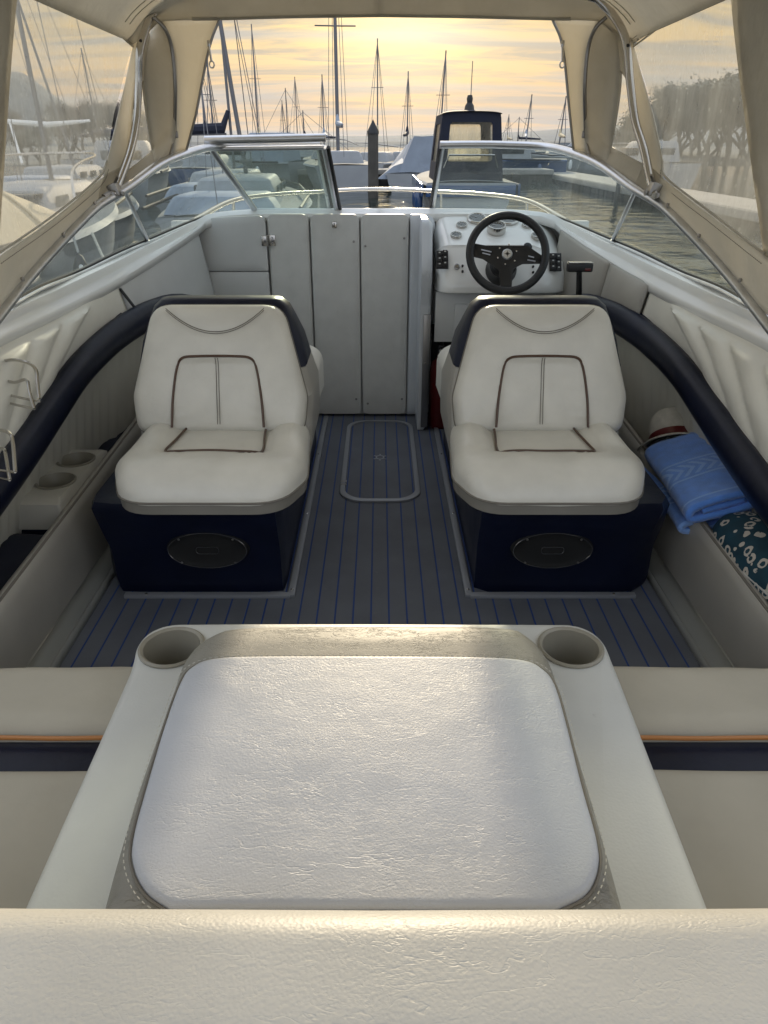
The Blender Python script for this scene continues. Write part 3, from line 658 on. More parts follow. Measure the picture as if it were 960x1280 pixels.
    obj('shell_base', G().grid([sec(.36, 2.22, 2.76, .285, .05), sec(.45, 2.265, 2.72, .290, .05), sec(.55, 2.29, 2.65, .295, .05), sec(.64, 2.315, 2.58, .278, .045)], cu=True, cap=True), 'taupe', t)
    obj('shell_top', G().grid([sec(.642, 2.315, 2.58, .278, .045), sec(.72, 2.345, 2.55, .262, .045), sec(.78, 2.37, 2.52, .240, .045), sec(.822, 2.385, 2.50, .222, .04), sec(.842, 2.40, 2.485, .198, .03), sec(.847, 2.415, 2.465, .17, .015)], cu=True, cap=True), 'navy', t, ang=60)
    # forward-facing cushion
    of = roundpoly([(X(-.27), 2.60), (X(.27), 2.60), (X(.285), 3.0), (X(.22), 3.1), (X(-.22), 3.1), (X(-.285), 3.0)], [.04, .04, .1, .1, .1, .1], step=.05)
    obj('forward_cushion', G().pad(of, .535, .05, lambda u, v, d: .02 * min(1, d / .1), c=(X(0), 2.85), n=14, low=.38, ), 'seat', t, ang=60)
make_seat(-1); make_seat(1)

# ---- helm console
PROF = [(3.86, 1.002), (3.74, 1.0), (3.69, .995), (3.46, .900), (3.43, .875), (3.36, .76), (3.345, .705), (3.36, .69), (3.44, .688)]
hc = thing('helm_console', 'white fibreglass helm dashboard with round gauges and rocker switches', 'dashboard', (.55, 3.4, 0))
X0, X1 = .255, .86
g = G(); rows = []
pp = [V((0, a, b)) for a, b in PROF]; pc = crom(pp, 5)
for k in range(25):
    q = k / 24; x = X0 + (X1 - X0) * q
    # pod: cockpit-ward bulge fades at the ends, the top drops outboard
    e = min(1, q / .12, (1 - q) / .20); e = math.sqrt(max(0, 1 - (1 - e) ** 2))
    rows.append([V((x + .0, p.y + (1 - e) * .10 * max(0, min(1, (3.72 - p.y) / .3)), p.z - (1 - e) * .04 * (p.z > .8) - .07 * max(0, q - .72) / .28 * (p.z > .85))) for p in pc])
g.grid(rows, cap=False)
obj('dash_shell', g, 'gel', hc, solid=.012, off=-1, ang=50)
obj('lower_panel', G().box((.56, 3.46, .565), (.60, .02, .235), .004), 'gelgrey', hc)
lid = obj('glovebox_lid', G().box((.58, 3.447, .545), (.46, .016, .165), .006), 'gelgrey', hc)
obj('screw', G().lathe([(0, 0), (.006, 0), (.005, .003), (0, .004)], (.825, 3.447, .655), 8, Matrix.Rotation(R(90), 4, 'X')), 'darksteel', hc)
setp(obj('footwell', G().box((.56, 3.685, .24), (.62, .01, .48)).box((.87, 3.57, .24), (.01, .24, .48)), 'black'), 'black panels for the shade in the open footwell under the steering console', 'footwell')  # back and side panels coloured black for the shade of the cavity
def plane_hit(px, py, a, b):
    """hit of the photo ray with a console face running between profile points a and b"""
    (ya, za), (yb, zb) = a, b; rx, ry, rz = ray(px, py)
    nY, nZ = (zb - za), -(yb - ya); l = math.hypot(nY, nZ); nY /= l; nZ /= l
    if nZ < 0: nY, nZ = -nY, -nZ
    t = (nY * (ya - 0) + nZ * (za - H)) / (nY * ry + nZ * rz)
    return V((rx * t, ry * t, H + rz * t)), V((0, nY, nZ))
def orient(nv, up=(0, 0, 1)):
    z = nv.normalized(); x = V(up).cross(z).normalized() if abs(V(up).dot(z)) < .99 else V((1, 0, 0)); y = z.cross(x)
    return Matrix((x, y, z)).transposed().to_4x4()
F1 = (PROF[2], PROF[3]); F2 = (PROF[4], PROF[5])
def gauge(px, py, r, tall=.008, marks=True):
    p, nv = plane_hit(px, py, *F1); p = p + nv * .006; m_ = orient(nv)
    gg = obj('gauge', G().lathe([(r * 1.0, -.012), (r * 1.06, 0), (r * 1.06, tall * .6), (r * 1.0, tall), (r * .88, tall * 1.02), (r * .84, tall * .75)], p, 28, m_), 'steel', hc)
    obj('gauge_face', G().lathe([(r * .86, tall * .75), (r * .5, tall * .78), (.0005, tall * .8)], p, 24, m_), 'dial', gg)
    if marks:
        g = G(); k_ = 11 if r > .035 else 7
        for k in range(k_):
            a = R(-40 + 260 * k / (k_ - 1)); d = V((math.cos(a), math.sin(a), 0))
            g.box(p + m_ @ (d * r * .68 + V((0, 0, tall * .8 + .0008))), (r * .16, r * .05, .001), 0, m_ @ Matrix.Rotation(a, 4, 'Z'))
        a = R(150); g.box(p + m_ @ (V((math.cos(a), math.sin(a), 0)) * r * .28 + V((0, 0, tall * .8 + .0015))), (r * .55, r * .05, .001), 0, m_ @ Matrix.Rotation(a, 4, 'Z'))
        obj('dial_marks', g, 'dialwhite', gg)
gauge(596, 275, .045); gauge(635, 276, .048); gauge(620, 290, .041, .03)
for px, py in ((577, 283), (570, 295.5), (659, 283), (671, 296)): gauge(px, py, .025, .007)
def switches(px0, py0, flip=1):
    p, nv = plane_hit(px0, py0, *F2); m_ = orient(nv); p = p + nv * .010
    pn = obj('switch_panel', G().box(p, (.054, .082, .008), .002, m_), 'blackpl', hc)
    for i in range(2):
        for j in range(3):
            c = p + m_ @ V((-.0125 + .025 * i, -.026 + .026 * j + .005 * i * flip, .007))
            sw = obj('rocker_switch', G().box(c, (.021, .021, .010), .002, m_ @ Matrix.Rotation(R(8), 4, 'X')), 'black', pn)
            obj('switch_symbol', G().box(c + m_ @ V((0, .003, .0058)), (.008, .005, .001), 0, m_ @ Matrix.Rotation(R(8), 4, 'X')), 'dialwhite', sw)
switches(552.5, 326); switches(693.5, 329, -1)
for px, py, r in ((571, 334, .013), (578, 333, .005), (578, 340, .005), (666, 334, .005), (666, 341, .005)):
    p, nv = plane_hit(px, py, *F2); obj('socket' if r > .01 else 'indicator', G().lathe([(r, -.004), (r, .010), (r * .7, .012), (r * .6, .009), (.0003, .009)], p, 14, orient(nv)), 'darksteel' if r > .01 else 'blackpl', hc)
# steering wheel
wc = at(634.5, 316.5, t=2.99)
q_, nv = plane_hit(626, 338, *F2)
wn = (V((0, -1, 0)) * math.cos(R(27)) + V((0, 0, 1)) * math.sin(R(27))); wn = V((-.03, wn.y, wn.z)).normalized(); wm = orient(wn)
def W(u, v, w=0): return wc + wm @ V((u, v, w))
sw = obj('steering_wheel', G().tube([W(.157 * math.cos(2*math.pi*k/64), .157 * math.sin(2*math.pi*k/64)) for k in range(64)], .0165, 14, closed=True), 'leather', hc)
hubo = roundpoly([(-.15, .038), (-.09, .026), (.085, .026), (.15, -.018), (.15, -.048), (.065, -.050), (.026, -.07), (.022, -.15), (-.024, -.15), (-.032, -.075), (-.10, -.03), (-.15, -.018)], [.01, .02, .03, .01, .01, .02, .02, .01, .01, .02, .02, .01], step=.03)
hubo = [(x, y + .012) for x, y in hubo]
obj('spokes', G().pad(hubo, .006, .002, None, lambda u, v, w: W(u, v, w - .022), c=(0, 0), n=3, low=0), 'blackpl', sw)
for (a, b) in (((-.108, .020), (-.065, .010)), ((-.103, .006), (-.070, -.002)), ((.085, -.022), (.118, -.028)), ((.088, -.006), (.112, -.012))):
    obj('spoke_slot', cyl(W(*a, -.015), W(*b, -.015), .0026, n=6), 'alu', sw)
hb = obj('hub', G().lathe([(.022, -.03), (.022, .002), (.018, .006), (.0003, .006)], wc + wm @ V((0, 0, -.012)), 28, wm), 'alu', sw)
g = G()
for k in range(8):
    a = k * math.pi / 4; l = .0145 if k % 2 == 0 else .009
    cpt = wc + wm @ V((0, 0, -.0055)); ex = wm @ V((math.cos(a), math.sin(a), 0)); ey = wm @ V((-math.sin(a), math.cos(a), 0))
    g.add([cpt, cpt + ex * l * .3 + ey * .002, cpt + ex * l, cpt + ex * l * .3 - ey * .002], [(0, 1, 2, 3)])
obj('hub_emblem', g, 'blackpl', sw)
for k in range(6):
    a = R(k * 60 + 20); obj('bolt', G().lathe([(0, .003), (.0035, .002), (.004, 0)], wc + wm @ V((.041 * math.cos(a), .041 * math.sin(a), -.015)), 8, wm), 'steel', sw)
pc_ = q_ ; ax = (wc + wm @ V((0, -.0, -.03)) - pc_).normalized(); ln = (wc - pc_).length - .03
obj('column_boot', G().lathe([(.068, -.01), (.070, .01), (.062, .03), (.060, ln * .45), (.048, ln * .5), (.044, ln * .72), (.030, ln * .8), (.024, ln)], pc_, 26, orient(ax)), 'black', hc)
ig, nv = plane_hit(659, 310, PROF[3], PROF[5]); obj('ignition_switch', G().lathe([(.02, -.02), (.02, .012), (.014, .016), (.0003, .016)], ig, 16, orient(nv)), 'blackpl', hc)

# throttle
th = thing('throttle_lever', 'black T handled throttle lever beside the dashboard', 'throttle', (.83, 3.02, .60))
tp = at(724, 338, Y=2.98); tb = at(722, 392, Y=3.10)
obj('lever_arm', G().tube([tb, tb.lerp(tp, .5) + V((0, -.01, 0)), tp], [.013, .0125, .011], 10), 'blackpl', th)
obj('handle', G().box(tp + V((0, 0, .012)), (.10, .040, .034), .008), 'blackpl', th)
obj('handle_strip', G().box(tp + V((0, 0, .031)), (.094, .036, .004), .001), 'steel', th)
obj('trim_button', G().box(tp + V((.028, -.021, .006)), (.022, .004, .010), .001), 'red', th)
obj('lever_base', G().box(tb + V((.015, .02, -.06)), (.08, .12, .10), .015), 'black', th)

# extinguisher in the footwell
ex = thing('fire_extinguisher', 'red fire extinguisher in the dark footwell beside the door partition', 'extinguisher', (.300, 3.50, 0))
obj('cylinder', G().lathe([(.0, .0), (.045, .002), (.052, .012), (.052, .30), (.045, .335), (.02, .36), (.016, .38)], (.300, 3.50, .0), 24), 'red', ex)
obj('valve', G().box((.300, 3.50, .40), (.03, .03, .045), .005).box((.300, 3.47, .43), (.02, .09, .008), .003).box((.300, 3.48, .415), (.016, .07, .006), .002), 'blackpl', ex)
obj('gauge', G().lathe([(0, .006), (.012, .005), (.012, 0)], (.300, 3.484, .395), 12, Matrix.Rotation(R(90), 4, 'X')), 'dialwhite', ex)
# ------------------------------------------------------------------ coaming pads along the sides
BOL = [(.74, 3.30, .745)] 
def bolcurve():
    t = [(255,384,.87),(280,391,.915),(302,401,.95),(336,424,1.0),(375,462,1.035),(405,505,1.05),(437,553,1.05),(480,612,1.045)]
    p = [sat(1, a, b, x=c) for a, b, c in t]
    return [V((.58, 3.16, .62)), V((.73, 3.17, .655))] + p + [V((1.04, 1.45, .42)), V((1.03, .95, .37)), V((1.02, .4, .35)), V((1.02, -.6, .35))]
BC = resamp(crom(bolcurve(), 8), 90)
CE = resamp(crom(CPTS[4:], 8), 90)
def yv(tab, y):
    for a, b in zip(tab, tab[1:]):
        if (a.y - y) * (b.y - y) <= 0 and abs(a.y - b.y) > 1e-9:
            return a.lerp(b, (y - a.y) / (b.y - a.y))
    return tab[0].copy() if y > tab[0].y else tab[-1].copy()
for s in (-1, 1):
    side = 'left' if s < 0 else 'right'
    t = thing('side_coaming', ('left side padding of ribbed cream vinyl over a navy roll behind the wire racks' if s < 0 else
              'right side padding of ribbed cream vinyl over a navy roll above the blue towel'), 'side padding', (s * 1.05, 2.0, 0), 'padded sides of the cockpit')
    prof = []
    for k in range(20):
        a = 2 * math.pi * k / 20; prof.append((math.cos(a) * .85, math.sin(a) * 1.15))
    obj('navy_roll', G().tube([mx(p, s) for p in BC], [.028 + .021 * min(1, k / 6) for k in range(90)], prof=prof, up=(0, 0, 1)), 'navy', t)
    # welt above the roll
    obj('welt', G().tube([mx(p + V((.030, 0, .045)), s) for p in BC[14:]], .006, 8), 'navy', t)
    # upper panel: sections by Y
    def upper(y0, y1, nrow, name, m, rib=0, bulge=.018, gapz=.0, label=None):
        rows = []
        for i in range(nrow + 1):
            y = y0 + (y1 - y0) * i / nrow
            a = yv(CE, y) + V((.012, 0, -.018)); b = yv(BC, y) + V((.03, 0, .03)); row = []
            if y > 2.86: b = (yv(BC, 2.86) + V((.03, 0, .03))).lerp(V((.80, 3.655, .55)), (y - 2.86) / .80)
            if i in (0, nrow): bl = 0
            else: bl = min(1, min(i, nrow - i) / (nrow * .06 + 1))
            for j in range(25):
                v = j / 24; p = a.lerp(b, v)
                nrm = V((-(a.z - b.z), 0, -(b.x - a.x))).normalized()
                if nrm.x > 0: nrm = -nrm
                d = bulge * math.sin(math.pi * min(1, v * 1.0)) ** .6 * bl
                w_ = y + .42 * (v - .16)
                if rib and v > .16 and w_ < 2.62:
                    ph = ((2.62 - w_) / rib) % 1.0; e_ = min(1, (v - .16) / .07 / max(.25, math.sin(math.pi * ph)))
                    d += .022 * (abs(math.sin(math.pi * ph)) ** .5) * math.sqrt(max(0, 1 - (1 - e_) ** 2)) * bl * (1 - .75 * max(0, v - .6) / .4)
                row.append(mx(p + nrm * (d + .004), s))
            rows.append(row)
        g = G().grid(rows, flip=s > 0)
        return obj(name, g, m, t, solid=.012, off=-1, ang=70, label=label)
    if s > 0:
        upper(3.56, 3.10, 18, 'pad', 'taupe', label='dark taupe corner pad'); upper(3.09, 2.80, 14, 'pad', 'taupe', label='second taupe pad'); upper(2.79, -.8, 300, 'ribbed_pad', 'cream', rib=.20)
    else:
        upper(3.655, 2.86, 20, 'side_panel', 'gelgrey', bulge=.0, label='smooth grey fibreglass panel')
        upper(2.85, -.8, 300, 'ribbed_pad', 'cream', rib=.20)
        a = yv(CE, 2.855) + V((0, 0, -.04)); b = yv(BC, 2.855) + V((0, 0, .07))
        obj('seam_strip', G().tube([mx(a + V((.002, 0, .0)), s), mx(b + V((.0, 0, -.02)), s)], .006, 8), 'black', t)
    # lower pleated liner behind the pocket
    rows = []
    for i in range(241):
        y = 3.3 - 3.9 * i / 240; b = yv(BC, y); row = []
        for j in range(8):
            v = j / 7; x = (b.x + .03) * (1 - v) + v * min(1.19, b.x + .13); z = (b.z - .02) * (1 - v) + .05 * v
            row.append(mx((x + .008 * abs(math.sin(math.pi * y / .06)), y, z), s))
        rows.append(row)
    obj('pleated_liner', G().grid(rows), 'liner', t, solid=.006, off=1, ang=70)
    # low inner wall of the side pocket
    w = thing('pocket_wall', ('long low taupe padded wall of the left side pocket' if s < 0 else 'long low taupe padded wall of the right side pocket holding the towels'), 'padded wall', (s * .97, 2.0, 0), 'side pocket walls')
    rows = []
    for i in range(61):
        y = 3.45 - 2.5 * i / 60; zt = .252 + .055 * (y - 1.4) / 1.3; bx = .966 - max(0, y - 2.9) * .12
        row = [(bx - .002, .02), (bx - .008, .06), (bx - .012, .15), (bx - .008, zt - .03), (bx + .002, zt - .008), (bx + .014, zt), (bx + .030, zt - .006), (bx + .036, zt - .03), (bx + .036, .03)]
        rows.append([(s * a, y, b) for a, b in row])
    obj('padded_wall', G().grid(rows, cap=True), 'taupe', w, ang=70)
    obj('welt', G().tube([(s * (.972 - max(0, y - 2.9) * .12 + .004), y, .252 + .055 * (y - 1.4) / 1.3 - .004) for y in [3.45 - 2.5 * k / 50 for k in range(51)]], .0045, 6), 'stitch', w)

# ---- cup holder shelf, left pocket
TZ = .30
tb = thing('cup_holder_shelf', 'beige moulded shelf with two cup wells in the left side pocket', 'cup holder', (-1.08, 2.24, 0))
o = roundpoly([(-1.20, 2.02), (-1.005, 2.02), (-1.005, 2.47), (-1.20, 2.47)], .012, step=.06)
top = obj('shelf', G().pad(o, TZ, .012, None, n=4, low=.20, c=(-1.1, 2.25)), 'tray', tb)
for cy in (2.35, 2.17):
    cut(top, G().lathe([(0, .12), (.060, .12), (.060, .40), (0, .40)], (-1.075, cy, 0), 32))
    cw = obj('cup_well', G().lathe([(.066, TZ + .0005), (.066, TZ + .004), (.061, TZ + .006), (.0575, TZ), (.052, .215), (.0003, .213)], (-1.075, cy, 0), 32), 'cup', tb)
obj('shelf_shade_box', G().box((-1.10, 2.24, .12), (.17, .42, .16), .01), 'navy', tb)  # navy box put in for the dark, shaded opening beneath the shelf
# navy bags/cushions lying in the pocket
for (nm, lab, c, d) in (('dark_cushion', 'dark navy bundle lying in the left pocket near the corner', (-1.085, 1.60, .14), (.19, .80, .16)), ('dark_bag', 'dark navy bag tucked in the left pocket beyond the cup shelf', (-1.07, 2.72, .14), (.15, .40, .18))):
    o = obj(nm, G().pad(rrect(d[0], d[1], .06), d[2] / 2, .06, lambda u, v, dd: .012 * noise.noise(V((u * 12, v * 12, 2))), n=12, low=-.04, c=(0, 0)), 'navycanvas'); o.location = c; setp(o, lab, 'bag')

# ---- wire racks on the left side
def wire(name, lab, loops, grp='steel wire holders'):
    t = thing(name, lab, 'wire holder', (-1.04, 1.9, .5), grp)
    for nm, pts, r in loops:
        obj(nm, G().tube(crom([at(px, py, t=tt) for px, py, tt in pts], 6), r, 8), 'steel', t)
wire('bottle_holder', 'upper stainless wire bottle holder over the navy roll at the left edge', [
    ('hoop', [(-22, 470, 2.15), (-10, 455, 2.12), (5, 451, 2.08), (20, 450, 2.04), (36, 454, 2.0), (45, 463, 1.98), (47, 480, 1.97), (49, 498, 1.96)], .0048),
    ('hoop', [(-25, 490, 2.12), (-12, 480, 2.1), (2, 475, 2.08), (18, 478, 2.04), (33, 475, 2.0), (37, 490, 1.98), (43, 511, 1.96)], .0044),
    ('cross_wire', [(49, 502, 1.96), (25, 497, 2.03), (0, 491, 2.1), (-20, 488, 2.14)], .0036),
    ('cross_wire', [(43, 511, 1.96), (20, 506, 2.03), (0, 501, 2.1), (-20, 498, 2.14)], .0036)])
wire('bottle_holder', 'lower stainless wire bottle holder at the left edge of the photo', [
    ('hoop', [(-25, 548, 1.98), (-10, 540, 1.94), (2, 538, 1.9), (12, 542, 1.88), (16, 552, 1.86), (19, 590, 1.84)], .0048),
    ('hoop', [(-25, 570, 1.98), (-8, 562, 1.94), (4, 561, 1.9), (7, 568, 1.88), (12, 600, 1.86)], .0044),
    ('cross_wire', [(19, 590, 1.84), (0, 588, 1.9), (-20, 584, 1.96)], .0036),
    ('cross_wire', [(12, 600, 1.86), (0, 598, 1.9), (-20, 594, 1.96)], .0036)])

# ---- things in the right pocket
def towel():
    pos = V((1.06, 2.17, .27))
    t = thing('folded_towel', 'bright blue terry towel folded in a thick stack with an arrow border', 'towel', tuple(pos)); t.rotation_euler = (R(0), R(-20), R(-4))
    def fold(path, y0, y1, th, seed, nm):
        pts = crom([V((a, 0, b)) for a, b in path], 8); rows = []
        for i in range(37):
            v = y0 + (y1 - y0) * i / 36; row = []
            for p in pts:
                wv = .004 * noise.noise(V((p.x * 14 + seed, v * 11, p.z * 20))); e = .008 * noise.noise(V((p.x * 9, p.z * 30 + seed, i // 18)))
                row.append(V((p.x + wv * .6, v + e, p.z + wv)))
            rows.append(row)
        obj(nm, G().grid(rows), 'towel', t, local=True, solid=th, off=0, ang=80)
    fold([(.075, -.012), (0, -.014), (-.09, -.012), (-.118, .002), (-.112, .018), (-.06, .022), (.07, .022)], -.225, .235, .018, 1, 'towel_fold')
    fold([(.085, .048), (.02, .046), (-.055, .044), (-.088, .052), (-.095, .068), (-.080, .084), (-.03, .092), (.05, .094), (.088, .084), (.100, .060), (.098, .03), (.09, .0)], -.26, .225, .020, 7, 'towel_roll')
    fold([(.07, .068), (0, .067), (-.055, .067)], -.255, .22, .016, 3, 'towel_fold')
towel()
bg = obj('beach_bag', G(), 'leopard')
g = G(); rows = []
for i in range(29):
    v = -.29 + .58 * i / 28; e = max(0, 1 - (abs(v) / .29) ** 5) ** .5
    rows.append([V((e * .098 * math.cos(a) * (1 + .05 * noise.noise(V((a, v * 9, 0)))), v, e * .086 * math.sin(a) * (1 + .06 * noise.noise(V((a * 2, v * 8, 5)))))) for a in [2 * math.pi * k / 32 for k in range(32)]])
g.grid(rows, cu=True, cap=True)
bpy.data.objects.remove(bg)
bg = thing('printed_bundle', 'rolled cloth bundle with white leopard spots on teal at the right edge', 'cloth bundle', (1.085, 1.66, .26)); bg.rotation_euler = (0, 0, R(3))
obj('cloth_roll', g, 'leopard', bg, local=True, ang=80)
g = G(); g.tube([(-.098, -.29 + .56 * k / 20, .0 + .01 * math.sin(k * .3)) for k in range(21)], .003, 6); obj('edge_cord', g, 'dialwhite', bg, local=True)
hat = thing('straw_hat', 'pale woven sun hat with a red band lying beyond the blue towel', 'hat', (1.095, 2.50, .305)); hat.rotation_euler = (R(-48), R(6), 0)
prof = [(.0003, .13), (.03, .128), (.06, .118), (.075, .10), (.083, .06), (.087, .0)]
obj('hat_crown', G().lathe(prof, n=36), 'straw', hat, local=True, solid=.004, ang=60)
obj('hat_band', G().lathe([(.0885, -.008), (.0905, -.004), (.0885, .026)], n=36), 'red', hat, local=True)
obj('hat_brim', G().lathe([(.088, -.01), (.115, -.016), (.135, -.03)], n=36), 'straw', hat, local=True, solid=.004)

# ------------------------------------------------------------------ engine box with pad
EZ = .45
eb = thing('engine_box', 'white moulded engine box with two cup wells and a large pad on top', 'engine box', (0, .9, 0))
def zz2(px, py, z): p = at(px, py, z=z); return (p.x, p.y)
def sym(lst, z):
    return [zz2(475 + a, b, z) for a, b in lst]
Lp = [(-450, 1135), (-326, 862), (-312, 828), (-305, 803), (-290, 786), (-268, 778), (-235, 776.5), (-120, 776)]
Rp = [(720, 778), (741, 785), (757, 800), (768, 825), (783, 862), (890, 1135)]
oe = sym(Lp, EZ) + [zz2(475, 776, EZ), zz2(600, 776.5, EZ), zz2(690, 777, EZ)] + [zz2(a_, b_, EZ) for a_, b_ in Rp]
back = .42; oe = [(-(oe[-1][0]) , back)] + oe + [(oe[-1][0], back)]
oc = crom([V((x, y, 0)) for x, y in oe[1:-1]], 6)
oe2 = dens([(oe[0][0], back)] + [(p.x, p.y) for p in oc] + [(oe[-1][0], back)], .05)
ar = sum(oe2[i][0] * oe2[(i+1) % len(oe2)][1] - oe2[(i+1) % len(oe2)][0] * oe2[i][1] for i in range(len(oe2)))
if ar < 0: oe2 = oe2[::-1]
def ins(k): return [(x * (1 - k / .42), .8 + (y - .8) * (1 - k / .42)) for x, y in oe2]
bx = obj('box_moulding', G().grid([[(x, y, z) for x, y in ins(k)] for z, k in ((0, 0), (EZ - .02, 0), (EZ - .009, .003), (EZ - .002, .010), (EZ, .018))], cu=True, cap=True), 'gelcoat', eb, ang=50)
for px in (215, 713):
    p = at(px, 810, z=EZ); r = .0535
    cut(bx, G().lathe([(0, .3), (r + .001, .3), (r + .001, .6), (0, .6)], (p.x, p.y, 0), 40))
    cw = obj('cup_well', G().lathe([(r + .008, EZ + .0005), (r + .0085, EZ + .004), (r + .004, EZ + .0065), (r - .001, EZ + .003), (r - .006, EZ - .075), (r - .014, EZ - .079), (r - .016, EZ - .10), (.0003, EZ - .101)], (p.x, p.y, 0), 48), 'cup', eb)
    obj('well_step', G().lathe([(.026, EZ - .1005), (.026, EZ - .094), (.022, EZ - .092), (.0003, EZ - .092)], (p.x - .006, p.y, 0), 24), 'cup', cw)
PZ = .505
Lb = [(-352, 1138), (-330, 1060), (-298, 960), (-264, 868), (-247, 822), (-216, 795), (-165, 783)]
ob = sym(Lb, PZ - .015) + [zz2(a_, b_, PZ - .015) for a_, b_ in ((475, 781), (625, 783), (666, 796), (690, 824), (704, 868), (733, 960), (763, 1060), (785, 1138))]
ob = [(ob[0][0] - .01, .5)] + [(p.x, p.y) for p in crom([V((x, y, 0)) for x, y in ob], 5)] + [(ob[-1][0] + .01, .5)]
ob = dens(ob, .04)
ar = sum(ob[i][0] * ob[(i+1) % len(ob)][1] - ob[(i+1) % len(ob)][0] * ob[i][1] for i in range(len(ob)))
if ar < 0: ob = ob[::-1]
pd = obj('sun_pad', G().pad(ob, PZ, .045, lambda u, v, d: .010 * min(1, d / .08), n=26, low=EZ - .002, c=(-.018, .82)), 'padedge', eb, ang=60)
IZ = PZ + .010
Li = [(-262, 1138), (-292, 1116), (-308, 1085), (-309, 1050), (-292, 985), (-268, 905), (-250, 856), (-236, 836), (-208, 825), (-150, 822)]
oi = sym(Li, IZ) + [zz2(a_, b_, IZ) for a_, b_ in ((475, 822), (600, 823), (655, 827), (680, 839), (694, 858), (708, 905), (728, 985), (746, 1050), (748, 1085), (733, 1118), (695, 1138))]
oi = dens([(p.x, p.y) for p in crom([V((x, y, 0)) for x, y in oi], 5)], .035)
ar = sum(oi[i][0] * oi[(i+1) % len(oi)][1] - oi[(i+1) % len(oi)][0] * oi[i][1] for i in range(len(oi)))
if ar < 0: oi = oi[::-1]
obj('pad_insert', G().pad(oi, IZ + .007, .009, lambda u, v, d: .005 * min(1, d / .2), n=26, low=IZ - .006, c=(-.02, .82)), 'padwhite', pd, ang=60)
obj('pad_seam', G().tube([(x * 1.006, .82 + (y - .82) * 1.006, IZ - .001) for x, y in oi], .0022, 6, closed=True), 'stitch', pd)
st = G(); ii = resamp([V((x, y, 0)) for x, y in oi + [oi[0]]], 420)
for k in range(0, 419, 2):
    a, b = ii[k], ii[k + 1]; f = 1.026
    a = V((a.x * f, .82 + (a.y - .82) * f, IZ + .0008)); b = V((b.x * f, .82 + (b.y - .82) * f, IZ + .0008)); st.tube([a, b], .0007, 4)
obj('stitching', st, 'tray', pd)

# ---- near pad (bench back across the stern)
NZ = .668
on = dens([(-1.05, -.15), (-1.05, .446), (-.5, .453), (0, .449), (.5, .453), (1.05, .447), (1.05, -.15)], .05)
ar = sum(on[i][0] * on[(i+1) % len(on)][1] - on[(i+1) % len(on)][0] * on[i][1] for i in range(len(on)))
if ar < 0: on = on[::-1]
npd = thing('stern_bench_back', 'wide cream vinyl bench back with creased leather grain closest to the camera', 'bench back', (0, .2, 0))
obj('back_pad', G().pad(on, NZ, .055, lambda u, v, d: .006 * min(1, d / .12) + .002 * noise.noise(V((u * 3, v * 4, 0))), n=40, low=.40, c=(0, .15)), 'frontpad', npd, ang=60)
# ---- quarter benches
for s in (-1, 1):
    side = 'left' if s < 0 else 'right'
    t = thing('quarter_bench', f'beige padded bench with tan piping and navy stripe {side} of the engine box', 'bench', (s * .72, .8, 0), 'benches beside the engine box')
    Z = .375
    o = roundpoly([(s * .40, .945), (s * 1.06, .945), (s * 1.06, 1.135), (s * .40, 1.15)], .02, step=.04)
    obj('front_roll', G().pad(o, Z + .012, .05, lambda u, v, d: .004 * noise.noise(V((u * 8, v * 8, s))), n=14, low=.05, c=(s * .76, 1.035)), 'bench', t, ang=60)
    obj('piping', G().tube([(s * (.40 + .68 * k / 20), .940 + .001 * math.sin(k), Z - .002) for k in range(21)], .0042, 8), 'orange', t)
    obj('navy_stripe', G().box((s * .73, .905, Z - .05), (.68, .085, .07), .01), 'navy', t)
    o = roundpoly([(s * .37, .1), (s * 1.06, .1), (s * 1.06, .872), (s * .37, .884)], .025, step=.04)
    def fq(u, v, d, s=s):
        w_ = .012 * max(0, 1 - abs(v - .78) / .16) * math.sin((u + .3 * noise.noise(V((u * 4, v * 3, 7)))) * 75 + 1.2 * math.sin(v * 22)) * max(0, min(1, (abs(u) - .62) / .15)) * (1 if s > 0 else .35)
        return w_ + .006 * noise.noise(V((u * 5, v * 5, s * 3)))
    obj('bench_cushion', G().pad(o, Z + .006, .04, fq, n=60, low=.1, c=(s * .76, .55)), 'bench', t, ang=70)

